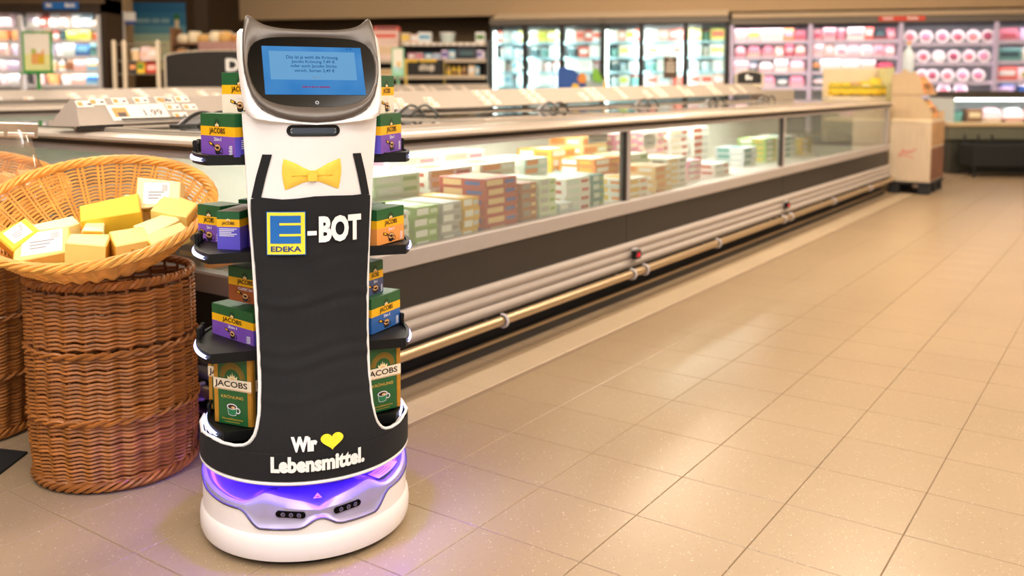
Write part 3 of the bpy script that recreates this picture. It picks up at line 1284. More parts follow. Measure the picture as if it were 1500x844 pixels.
# first tray
A1 = ((-.633, 1.867), (-.537, 1.778))
coffee_box(*A1, GZ[1], .075, .083, 'purple', 'purple coffee sachet box with mug picture at the left front of the top tray')
nx, ny = sin(R_(42.7)), cos(R_(42.7))
for k in (1, 2):
    P = (A1[0][0] + nx * .078 * k + .012 * k, A1[0][1] + ny * .078 * k + .010 * k)
    coffee_box(P, U(P, -42.7, .131), GZ[1], .075, .083, 'purple',
               ('purple coffee box standing directly behind the left one on top tray', 'rearmost purple coffee box of the row of three on the left, top tray')[k - 1])
P = (-.585, 1.858)
coffee_box(P, U(P, -38, .12), GZ[1] + .0842, .065, .080, 'cream', 'cream coloured coffee box stacked on the purple boxes of the top tray')
coffee_box((-.267, 1.867), (-.240, 1.985), GZ[1], .07, .080, 'purple', 'purple coffee box at the right end of the top tray, beside the white panel', w=.122)
P = (-.275, 1.90)
coffee_box(P, U(P, 77, .09), GZ[1] + .0812, .05, .078, 'cream', 'coffee box on top of the right purple box, nearly hidden by the head')
# second tray: the nearest box turns its narrow side to the front
P = (-.598, 1.844)


def sidebox(P, yaw, w, d, h, z, low, label):
    root = empty('coffee_box', (P[0], P[1], z), R_(yaw))
    tag(root, label, 'box')
    z1, z2 = h * .60, h * .80
    b = MB()
    for za, zb, m in ((0, z1, 2), (z1, z2, 1), (z2, h, 0)):
        b.box(0, w, 0, d, za, zb, m)
    b.build('carton', [GREEN, YEL, LOW[low]], root)
    b = MB()
    b.cbox(.001, w - .001, .0015, d - .0015, h, h + .0007, .0003)
    b.build('top_flap', mat('flap_taupe', '#7C6B5C', .5, var=.1), root)
    fr = front(w)
    b = MB()
    b.text('JACOBS', lambda u, v: fr(u, v, .0005), w * .22, w * .78, z1 + (z2 - z1) * .2, z1 + (z2 - z1) * .7)
    b.build('brand_lettering', INK, root)
    b = MB()
    crown_shape(b, fr, w * .5, z2 - .001, h * .055, 0, 1)
    b.build('crown_emblem', [CROWNL, ORNG], root)
    b = MB()
    for i in range(5):
        quad(b, fr, w * .1, z1 * (.90 - .075 * i), w * (.88 - .12 * (i % 3)), z1 * (.935 - .075 * i), 0)
    b.build('small_print', WINK, root)
    return root


sidebox(P, -9.2, .049, .12, .078, GZ[2], 'violet', 'narrow end of a violet coffee box facing out from the second tray')
P = (-.676, 1.960)
coffee_box(P, U(P, -35, .075), GZ[2], .06, .078, 'purple', 'purple coffee box behind the outturned one, at the left rim of second tray')
P = (-.546, 1.915)
coffee_box(P, U(P, -25, .045), GZ[2], .05, .080, 'violet', 'violet coffee box wedged between two purple ones on the second tray')
P = (-.541, 1.868)
coffee_box(P, U(P, -29.6, .075), GZ[2], .045, .077, 'purple', 'purple coffee box half hidden by the apron edge on the second tray')
P = (-.600, 2.00)
coffee_box(P, U(P, -20, .11), GZ[2], .05, .083, 'cream', 'cream coffee box at the back of the second tray, its top just showing')
B5 = ((-.280, 1.884), (-.235, 1.977))
coffee_box(*B5, GZ[2], .065, .074, 'orange', 'orange coffee sachet box with white mug on the second tray')
for k in (1, 2):
    P = (B5[0][0] - sin(R_(63.9)) * .068 * k + .016 * k, B5[0][1] + cos(R_(63.9)) * .068 * k + .018 * k)
    coffee_box(P, U(P, 63.9, .100), GZ[2], .062, .074 + .006 * (k == 2), 'orange', ('coffee box just behind the orange one on the second tray', 'rearmost coffee box behind the orange one on the second tray')[k - 1])
# third tray
C1 = ((-.643, 1.934), (-.528, 1.837))
coffee_box(*C1, GZ[3], .075, .068, 'purple', 'purple coffee sachet box with mug picture on the third tray', w=.152)
for k in (1, 2, 3):
    P = (C1[0][0] + sin(R_(40.1)) * .068 * k + .002 * k - .016, C1[0][1] + cos(R_(40.1)) * .062 * k + .008 * k + .014)
    if k > 1:
        P = (P[0] + .02 * (k - 1), P[1])
    coffee_box(P, U(P, -40.1, .12), GZ[3], .058, (.074, .076, .078)[k - 1], 'purple',
               ('coffee box right behind the purple one on the third tray', 'third coffee box back in the left row of the third tray', 'rearmost coffee box of the left row on the third tray')[k - 1])
P = (-.600, 1.916)
coffee_box(P, U(P, -35.9, .11), GZ[3] + .0795, .055, .072, 'brown', 'brown coffee sachet box lying on top of the boxes on the third tray', 'CLASSIC 2in1')
C6 = ((-.300, 1.941), (-.251, 2.044))
coffee_box((-.3, 1.925), U((-.3, 1.925), 64.5, .113), GZ[3], .065, .076, 'blue', 'blue coffee sachet box on the right of the third tray')
P = (-.345, 1.99)
coffee_box(P, U(P, 64.5, .105), GZ[3], .045, .076, 'blue', 'green topped coffee box behind the blue one on the third tray')
P = (-.312, 1.945)
coffee_box(P, U(P, 62.7, .060), GZ[3] + .0772, .06, .072, 'dusk', 'dusky blue coffee box stacked on the blue box of the third tray')


def ground_pack(P, Q, z, d, h, label, w=None, flip=False):
    dx, dy = Q[0] - P[0], Q[1] - P[1]
    L = math.hypot(dx, dy)
    w = w or L
    ux, uy = dx / L, dy / L
    if flip:
        P = (Q[0] - ux * w, Q[1] - uy * w)
    root = empty('ground_coffee_pack', (P[0], P[1], z), math.atan2(uy, ux))
    tag(root, label, 'coffee pack')
    b = MB()
    b.cbox(0, w, 0, d, 0, h, .0035)
    b.build('foil_pack', KGREEN, root, 30)
    fr, sd = front(w), side(w)
    b = MB()
    e = w * .12
    for u0, u1, sa, sb in ((.0, e, -.0012, .002), (w - e, w, w - .002, w + .0012)):
        b = MB()
        b.cbox(u0 + .0006, u1 - .0006, -.0012, .002, .004, h - .004, .0008)
        b.cbox(sa, sb, .0006, d * .16, .004, h - .004, .0008)
        b.build('gold_edge', GOLD, root)
    z1, z2 = h * .50, h * .655
    b = MB()
    quad(b, fr, .0, z1, w, z2, 0, .0012)
    quad(b, fr, .0, z1 + .001, w, z1 + .0022, 1, .0014)
    b.build('name_band', [CREAM, GOLD], root)
    b = MB()
    quad(b, sd, d * .17, .004, d - .003, z1, 0, .0009)
    quad(b, sd, d * .17, z1, d - .003, z2, 1, .0009)
    quad(b, sd, d * .17, z2, d - .003, h - .004, 0, .0009)
    for i in range(9):
        quad(b, sd, d * .25, h * (.08 + .045 * i), d * (.85 - .15 * (i % 3)), h * (.10 + .045 * i), 2, .0012)
    b.build('side_label', [KDARK, CREAM, WINK], root)
    b = MB()
    b.text('JACOBS', lambda u, v: fr(u, v, .0018), w * .04, w * .90, z1 + (z2 - z1) * .14, z1 + (z2 - z1) * .82)
    b.build('brand_lettering', INK, root)
    b = MB()
    b.text('JACOBS', lambda u, v: sd(u, v, .0014), d * .22, d * .8, z1 + (z2 - z1) * .25, z1 + (z2 - z1) * .7)
    b.build('brand_lettering', INK, root)
    b = MB()
    crown_shape(b, fr, w * .5, z2 + .003, w * .115, 0, 1)
    for i in range(28):
        t = PI * (i + .5) / 28
        r0, r1 = w * .20, w * .34
        du = .0006
        b.add([fr(w * .5 + r * cos(t) - sg * du * sin(t), z2 + .002 + r * sin(t) + sg * du * cos(t), .0009) for r, sg in ((r0, -1), (r1, -1), (r1, 1), (r0, 1))], [(0, 1, 2, 3)], 2)
    b.build('crown_emblem', [CROWNL, ORNG, GOLD], root)
    b = MB()
    b.text('KRÖNUNG', lambda u, v: fr(u, v, .0008), w * .20, w * .78, h * .385, h * .435)
    b.build('variety_lettering', mat('gold_ink', '#E3B553', .4, var=.2, vscale=80), root)
    b = MB()
    s = w * .13
    cu, cv = w * .48, h * .245
    body = [(-.95, .3), (.95, .3), (.72, -.95), (.3, -1.1), (-.3, -1.1), (-.72, -.95)]
    b.add([fr(cu + x * s * 1.08, cv + y * s * 1.08, .0006) for x, y in body], [tuple(range(6))[::-1]], 1)
    b.add([fr(cu + x * s, cv + y * s, .0008) for x, y in body], [tuple(range(6))[::-1]], 0)
    ringshape(b, fr, cu + 1.15 * s, cv - .25 * s, .5 * s, .5 * s, .16 * s, 1, .0007)
    ell(b, fr, cu, cv + .35 * s, 1.05 * s, .5 * s, 1, .0009)
    ell(b, fr, cu, cv + .33 * s, .86 * s, .36 * s, 2, .0011)
    ell(b, fr, cu + .25 * s, cv + .22 * s, .42 * s, .2 * s, 3, .0013)
    b.build('cup_picture', [mat('mug_green', '#1E7A4E', .4), WINK, COFD, FOAM], root)
    b = MB()
    b.text('Verwöhnaroma', lambda u, v: fr(u + (v - h * .09) * .3, v, .0008), w * .2, w * .76, h * .085, h * .115)
    quad(b, fr, w * .28, h * .055, w * .68, h * .060, 0, .0008)
    b.build('script_lettering', mat('gold_script', '#D9A93C', .4), root)
    return root


ground_pack((-.611, 1.838), (-.523, 1.801), GZ[4], .062, .150, 'green and gold ground coffee pack on the left of the lowest tray')
P = (-.6465, 1.912)
ground_pack(P, U(P, -23.2, .09), GZ[4], .058, .150, 'green and gold ground coffee pack behind the first, lowest tray on the left')
ground_pack((-.296, 1.883), (-.240, 1.929), GZ[4], .060, .150, 'green and gold ground coffee pack on the right of the lowest tray', w=.088, flip=True)

# ================================================================== WICKER
WICK = mat('willow_brown', '#9C5E25', .55, var=.25, vscale=24, island=.25, coat=.05)
WICKL = mat('willow_honey', '#E2A24C', .52, var=.18, vscale=24, island=.16, coat=.05)
WICKD = mat('willow_dark', '#7C4620', .55, var=.25, vscale=24, island=.25)


def weave(name, mats, parent, fn, levels, N, amp, r, per=4, jit=.0012, seed=1, slant=0.0):
    """horizontal rods passing in front of and behind the stakes; fn(theta, level, out) -> 3D"""
    rnd = random.Random(seed)
    b = MB()
    for k, lv in enumerate(levels):
        ph = rnd.random() * .15
        n = N * (6 if slant else per)
        pts = []
        for i in range(n):
            th = 2 * PI * i / n
            o = amp * cos(N * th) if slant else amp * cos(N / 2 * th + PI * k)
            pts.append(fn(th, lv + jit * sin(3 * th + ph * 40 + k * 1.7) + slant * sin(N * th), o))
        b.tube(pts, r * (.92 + .16 * rnd.random()), 5, closed=True)
    o = b.build(name, mats, parent, 60)
    return kind(o, 'stuff')


def braid(name, m, parent, fn, r, rad, turns, strands=3, flat=1.0):
    """strands twisted around a closed line; fn(theta, out, up) -> 3D"""
    b = MB()
    for s in range(strands):
        n = turns * 8
        pts = []
        for i in range(n):
            th = 2 * PI * i / n
            t = turns * th + 2 * PI * s / strands
            pts.append(fn(th, rad * cos(t), rad * flat * sin(t)))
        b.tube(pts, r, 5, closed=True)
    return b.build(name, m, parent, 60)


def hamper(loc, R, H, label, seed, n=26):
    root = empty('wicker_hamper', loc)
    tag(root, label, 'basket')
    rz = lambda z: R * (.955 + .045 * min(1, z / .1)) * (1.0 + .012 * sin(z * 6))

    def fn(th, z, o):
        r = rz(z) + o
        return (r * cos(th), r * sin(th), z)
    dz = .0092
    lv = [.030 + dz * i for i in range(int((H - .040) / dz))]
    lv = [z for z in lv if min(abs(z - H * .345), abs(z - H * .665)) > .008]
    weave('wickerwork', WICK, root, fn, lv, n, .0046, .0041, seed=seed, slant=.0014)
    b = MB()
    for i in range(n):
        th = 2 * PI * i / n
        b.tube([fn(th + .02 * sin(z * 30 + i), z, 0) for z in [.01 + (H - .02) * q / 8 for q in range(9)]], .0040, 5)
    kind(b.build('stakes', WICKD, root, 60), 'stuff')
    for z, rr in ((H * .345, .0058), (H * .665, .0058)):
        braid('binding_band', WICK, root, lambda th, o, u, z=z: fn(th, z + u, .004 + o), rr * .8, .0048, 16, 2)
    braid('foot_braid', WICK, root, lambda th, o, u: fn(th, .016 + u, .003 + o), .0050, .0085, 12, 4)
    braid('rim_braid', WICK, root, lambda th, o, u: fn(th, H - .006 + u, o), .0055, .006, 30, 3)
    b = MB()
    b.lathe([(0, .012), (R * .93, .012), (R * .93, .018), (0, .018)], 32)
    b.build('base_board', WICKD, root)
    return root


def bowl(loc, R, D, tilt, label, seed, n=34):
    """shallow round basket; tilt matrix leans it"""
    root = bpy.data.objects.new('wicker_basket', None)
    COL.objects.link(root)
    root.matrix_world = Matrix.Translation(loc) @ tilt
    tag(root, label, 'basket')

    def prof(t):
        # t 0 centre of the floor .. 1 rim
        if t < .5:
            return R * .55 * t / .5, -D + .004 * (t / .5) ** 4
        k = (t - .5) / .5
        return R * (.55 + .45 * (k ** .8)), -D + .004 + (D - .004) * k ** 1.15

    def fn(th, t, o):
        r, z = prof(t)
        r2, z2 = prof(min(1, t + .01))
        tx, tz = r2 - r, z2 - z
        ln = math.hypot(tx, tz) or 1
        nx_, nz_ = tz / ln, -tx / ln
        r += nx_ * o
        z += nz_ * o
        return (r * cos(th), r * sin(th), z)
    lv = [.07 + .036 * i for i in range(13)] + [.53 + .0290 * i for i in range(16)]
    weave('wickerwork', WICKL, root, fn, lv, n, .0042, .0028, jit=.0018, seed=seed, slant=.0022)
    b = MB()
    for i in range(n):
        th = 2 * PI * i / n
        for q in (-.022, .022):
            b.tube([fn(th + q * (1 if t > .5 else .6), t, 0) for t in [.12 + .86 * k / 9 for k in range(10)]], .0030, 4)
    kind(b.build('stakes', WICKL, root, 60), 'stuff')

    def rimf(th, o, u):
        r = R + o
        return (r * cos(th), r * sin(th), u)
    braid('rim_braid', WICKL, root, rimf, .0050, .0088, 13, 5, .9)
    return root


HPOS = (-.985, 2.225)
hamper((HPOS[0], HPOS[1], 0), .186, .490, 'tall brown wicker hamper beside the robot, holding up the cheese basket', 4)
HP2 = (-1.512, 2.46)
hamper((HP2[0], HP2[1], 0), .186, .490, 'wicker hamper at the picture edge, behind the cheese hamper', 9)
tilt = Matrix.Rotation(R_(24.4), 4, 'Z') @ Matrix.Rotation(R_(-6.5), 4, 'Y') @ Matrix.Rotation(R_(20.0), 4, 'X')
BC = Vector((-.997, 2.178, .648))
bowl(BC, .270, .112, tilt, 'round honey coloured wicker basket full of cheese, tilted on the hamper', 2)
tilt2 = Matrix.Rotation(R_(30), 4, 'Z') @ Matrix.Rotation(R_(3.0), 4, 'Y') @ Matrix.Rotation(R_(17.0), 4, 'X')
BC2 = Vector((-1.468, 2.445, .672))
bowl(BC2, .250, .100, tilt2, 'wicker basket of bagged bread at the picture edge', 5)
M_B1 = Matrix.Translation(BC) @ tilt
M_B2 = Matrix.Translation(BC2) @ tilt2

# ------------------------------------------------------------------ cheese
CHEESE = mat('cheese', '#F7DF86', .42, var=.05, vscale=14, bump=.06, bscale=90)
CHEESE2 = mat('cheese_deep', '#F2CB3E', .42, var=.06, vscale=14, bump=.06, bscale=90)
CHEESEP = mat('cheese_pale', '#FAEEB4', .42, var=.04, vscale=14, bump=.06, bscale=90)
RIND = mat('cheese_rind', '#DDA838', .5, var=.08)
PAPER = mat('label_white', '#F4F2F0', .5, var=.02)
PINK_ = mat('label_print_grey', '#8F8A90', .6)


def cheese(lx, ly, lz, size, rz, rx, ry, label, m=CHEESE, wedge=.55, hole=True, paper=None):
    """a cut wedge: wide rind end, narrow tip"""
    root = bpy.data.objects.new('cheese_piece', None)
    COL.objects.link(root)
    root.matrix_world = M_B1 @ (Matrix.Translation((lx * 1.10 + .012, ly * 1.10, lz + .006)) @ Matrix.Rotation(R_(rz), 4, 'Z') @ Matrix.Rotation(R_(rx), 4, 'X') @ Matrix.Rotation(R_(ry), 4, 'Y'))
    tag(root, label, 'cheese', None)
    a, b_, c = [q * 1.16 for q in size]
    k = .0025
    b = MB()
    o = [(-a / 2, -b_ / 2), (a / 2, -b_ / 2 * wedge), (a / 2, b_ / 2 * wedge), (-a / 2, b_ / 2)]
    i_ = [(x * (1 - 2 * k / a), y * (1 - 2 * k / max(abs(y) * 2, .01))) for x, y in o]
    b.add([(x, y, -c / 2) for x, y in i_] + [(x, y, -c / 2 + k) for x, y in o] + [(x, y, c / 2 - k) for x, y in o] + [(x, y, c / 2) for x, y in i_],
          [(3, 2, 1, 0), (12, 13, 14, 15)] + [(q * 4 + i, q * 4 + (i + 1) % 4, q * 4 + 4 + (i + 1) % 4, q * 4 + 4 + i) for q in range(3) for i in range(4)])
    b.build('cheese_wedge', m, root)
    b = MB()
    b.cbox(-a / 2 - .0018, -a / 2 + .0008, -b_ / 2 + .002, b_ / 2 - .002, -c / 2 + .003, c / 2 - .003, .0008)
    b.build('rind', RIND, root)
    if hole:
        b = MB()
        rnd = random.Random(int(lx * 9999))
        for q in range(3):
            hx, hz, r = rnd.uniform(-.3, .3) * a, rnd.uniform(-.3, .3) * c, rnd.uniform(.003, .006)
            # eyes on the two cut faces
            for sg in (-1, 1):
                yy = sg * (b_ / 2 * (1 + (wedge - 1) * (hx / a + .5)) + .0003)
                b.add([(hx + r * cos(2 * PI * i / 10), yy, hz + r * .8 * sin(2 * PI * i / 10)) for i in range(10)], [tuple(range(10)) if sg < 0 else tuple(range(10))[::-1]])
        b.build('cheese_eye', RIND, root)
    if paper:
        pw, ph, px_, pz, top = paper
        b = MB()
        zz = c / 2 + .0012
        b.cbox(px_ - pw / 2, px_ + pw / 2, pz - ph / 2, pz + ph / 2, zz - .0006, zz, .0002, 0)
        for q in range(3):
            b.add([(px_ - pw * .3, pz - ph * .25 + q * ph * .14, zz + .0003), (px_ + pw * (.1 + .1 * q), pz - ph * .25 + q * ph * .14, zz + .0003),
                   (px_ + pw * (.1 + .1 * q), pz - ph * .20 + q * ph * .14, zz + .0003), (px_ - pw * .3, pz - ph * .20 + q * ph * .14, zz + .0003)], [(0, 1, 2, 3)], 1)
        for q in range(7):
            x_ = px_ + pw * (.22 + .03 * q)
            b.add([(x_, pz + ph * .1, zz + .0003), (x_ + pw * .015, pz + ph * .1, zz + .0003), (x_ + pw * .015, pz + ph * .4, zz + .0003), (x_, pz + ph * .4, zz + .0003)], [(0, 1, 2, 3)], 1)
        b.build('price_label', [PAPER, PINK_], root)
    return root


D_ = -.116
cheese(.020, .010, D_ + .074, (.115, .062, .050), 178, -12, 4, 'deep yellow cheese block on top of the pile, cut face outward', CHEESE2, .8, False)
cheese(.128, .045, D_ + .092, (.090, .070, .045), -20, 52, 0, 'cheese wedge with a white label leaning at the right top of the pile', CHEESEP, .7, True, (.062, .054, -.004, .0, 1))
cheese(-.120, .006, D_ + .048, (.135, .055, .048), 22, 6, 4, 'long pale cheese wedge lying on the left of the pile', CHEESEP, .6)
cheese(-.020, -.022, D_ + .046, (.070, .040, .060), 80, 8, 6, 'narrow pale cheese slice stuck upright in the middle of the pile', CHEESEP, .8, False)
cheese(-.038, -.092, D_ + .044, (.075, .062, .068), 168, 8, -8, 'slant-cut cheese wedge at the front of the basket, left of the square one', CHEESE, .75, False)
cheese(.046, -.094, D_ + .042, (.066, .058, .062), 8, 4, 4, 'square cheese block with a small eye at the front of the basket', CHEESE, .95)
cheese(.108, -.056, D_ + .048, (.080, .050, .052), 25, 8, -4, 'holed cheese wedge right of the square block', CHEESEP, .7)
cheese(.150, -.012, D_ + .058, (.075, .070, .062), -35, 6, 10, 'pale cheese chunk leaning at the right side of the basket', CHEESE, .75)
cheese(.122, -.108, D_ + .058, (.078, .042, .034), 16, 2, -6, 'flat cheese piece by the front rim on the right', CHEESE, .8, False)
cheese(-.118, -.062, D_ + .060, (.098, .074, .042), -6, 24, -4, 'cheese piece lying under a large white label at the left front', CHEESE, .85, False, (.086, .062, .002, .0, 1))
cheese(-.160, -.030, D_ + .078, (.062, .058, .036), 32, 16, -16, 'small cheese piece with a white label at the far left of the pile', CHEESE2, .8, False, (.046, .044, .0, .0, 1))
cheese(-.085, -.045, D_ + .030, (.10, .06, .045), -15, 4, 0, 'yellow cheese wedge half buried behind the white labels', CHEESE2, .7, False)
cheese(.058, .058, D_ + .040, (.09, .07, .055), 60, 0, 0, 'cheese block at the back, under the deep yellow one', CHEESE, .8, False)

# ------------------------------------------------------------------ bread bag in the second basket
CRUST = mat('bread_crust', '#D79A4A', .6, var=.22, vscale=40, bump=.2, bscale=80)
CELLO = glass('cellophane', '#FBF6EE', 1.6, .08, .05)
bag = bpy.data.objects.new('bread_bag', None)
COL.objects.link(bag)
bag.matrix_world = M_B2 @ Matrix.Translation((.100, -.05, -.070)) @ Matrix.Diagonal((.85, .85, 1.45, 1))
tag(bag, 'clear bag of bread rolls with a silver header lying in the wicker basket', 'bread')
rnd = random.Random(5)
for k, (x, y, z) in enumerate([(-.02, .03, .01), (.05, -.02, .012), (.03, .05, .045), (-.03, -.05, .012), (.06, .05, .008), (.0, .0, .06), (.055, .015, .062), (-.06, .02, .045)]):
    b = MB()
    T = Matrix.Translation((x, y, z)) @ Matrix.Rotation(rnd.uniform(0, 6), 4, 'Z')
    prof = [(.0001, -.024), (.022, -.021), (.034, -.008), (.035, .004), (.026, .018), (.012, .025), (.0001, .027)]
    b.lathe(prof, 14, T=T, sx=1.25)
    for q in (-.4, .4):
        b.cbox(-.024, .024, -.002 + q * .02, .002 + q * .02, .021, .0265, .001, 1, T=T)
    b.build('bread_roll', [CRUST, mat('bread_cut', '#F0CE90', .7)], bag, 50)
b = MB()
prof = []
rows = []
rnd = random.Random(8)
for k, (f, z) in enumerate([(.75, -.020), (1.0, .0), (1.06, .03), (1.0, .06), (.86, .09), (.70, .115), (.58, .140), (.55, .165)]):
    ring = []
    for i in range(28):
        a = 2 * PI * i / 28
        flat = 1 - .92 * max(0, (k - 4) / 3.0)
        r = f * (.118 + rnd.uniform(-.006, .006))
        ring.append((r * cos(a), r * sin(a) * .95 * flat + .055 * max(0, (k - 3) / 4.0), z))
    rows.append(ring)
b.grid(rows, closed=True)
b.build('cellophane_bag', CELLO, bag, 25)
b = MB()
b.cbox(-.075, .085, .048, .056, .146, .176, .002)
b.cbox(-.070, -.01, .044, .048, .150, .158, .001, 1)
b.cbox(.0, .075, .044, .048, .150, .158, .001, 1)
b.build('header_strip', [mat('silver_card', '#B9B2A4', .25, metal=.5, var=.1), mat('silver_clip', '#E6E2D8', .2, metal=.3)], bag)

# black floor mat at the picture edge
b = MB()
P0 = [(-1.240, 2.280), (-1.95, 2.455), (-1.95, 1.75), (-1.237, 1.75)]
b.prism(P0, lambda u, v, d: (u, v, d), .0, .006)
tag(b.build('floor_mat', mat('black_rubber', '#0E0D0D', .85, bump=.3)), 'black rubber mat on the floor beside the wicker hamper', 'mat')

# ================================================================== FREEZER ISLANDS
FRAME = mat('freezer_grey_frame', '#A59C98', .45, var=.02)
RIMM = mat('freezer_beige_rim', '#BBAD9F', .32, var=.03, coat=.2)
PANEL = mat('freezer_dark_panel', '#2C2826', .5, var=.03)
RIB = mat('bumper_grey', '#A89D96', .5, var=.03)
GASK = mat('black_gasket', '#1A1512', .45)
STEEL = mat('rail_steel', '#B39A78', .30, metal=.6, var=.03)
LINER = mat('freezer_liner', '#C9C7C0', .45, var=.03)
FGLASS = glass('freezer_glass', '#F2F6F3', 1.3, .02, .09)
LIDG = glass('lid_glass', '#E9EFEC', 1.2, .03, .06)
RIDGE = mat('ridge_grey', '#B3A79C', .5, var=.02)
TAGW = mat('price_tag_white', '#F6F0EA', .45)
TAGO = mat('price_tag_orange', '#F0A868', .5)
TAGK = mat('price_tag_ink', '#6A625C', .6)
CLEARB = mat('bracket_plastic', '#B9B2B4', .3)
REDLED = emat('red_digits', '#FF2A3A', 2.0)


def sweep_rect(b, prof, X0, X1, Y0, Y1, m=0):
    """prof: (outward offset, z) swept round a rectangle, closed"""
    rows = []
    for o, z in prof:
        rows.append([(X0 - o, Y0 - o, z), (X1 + o, Y0 - o, z), (X1 + o, Y1 + o, z), (X0 - o, Y1 + o, z)])
    b.grid(rows, m, closed=True)


def price_tag(parent, fn, x, v, wx, hv, order=0, big=None):
    """tag on the sloping ridge; fn(x, v, d)"""
    b = MB()

    def q(x0, x1, v0, v1, d, m):
        b.add([fn(x0, v0, d), fn(x1, v0, d), fn(x1, v1, d), fn(x0, v1, d)], [(0, 1, 2, 3)], m)
    if big:
        for d, m in ((.003, 0),):
            b.prism([(x, v), (x + wx, v), (x + wx, v + hv), (x, v + hv)], lambda u, w_, dd: fn(u, w_, dd), .0008, .004, 0)
        q(x + wx * .06, x + wx * .30, v + hv * .22, v + hv * .80, .0043, 1)
        q(x + wx * .12, x + wx * .26, v + hv * .22, v + hv * .50, .0046, 2)
        b.text(big, lambda u, w_: fn(u, w_, .0045), x + wx * .58, x + wx * .90, v + hv * .22, v + hv * .62, 2)
    else:
        b.prism([(x, v), (x + wx, v), (x + wx, v + hv), (x, v + hv)], lambda u, w_, dd: fn(u, w_, dd), .0004, .0022, 0)
        q(x + wx * .08, x + wx * .38, v + hv * .2, v + hv * .8, .0025, 1)
        q(x + wx * .66, x + wx * .88, v + hv * .3, v + hv * .55, .0025, 2)
    return b.build('price_tag', [TAGW, TAGO, TAGK], parent)


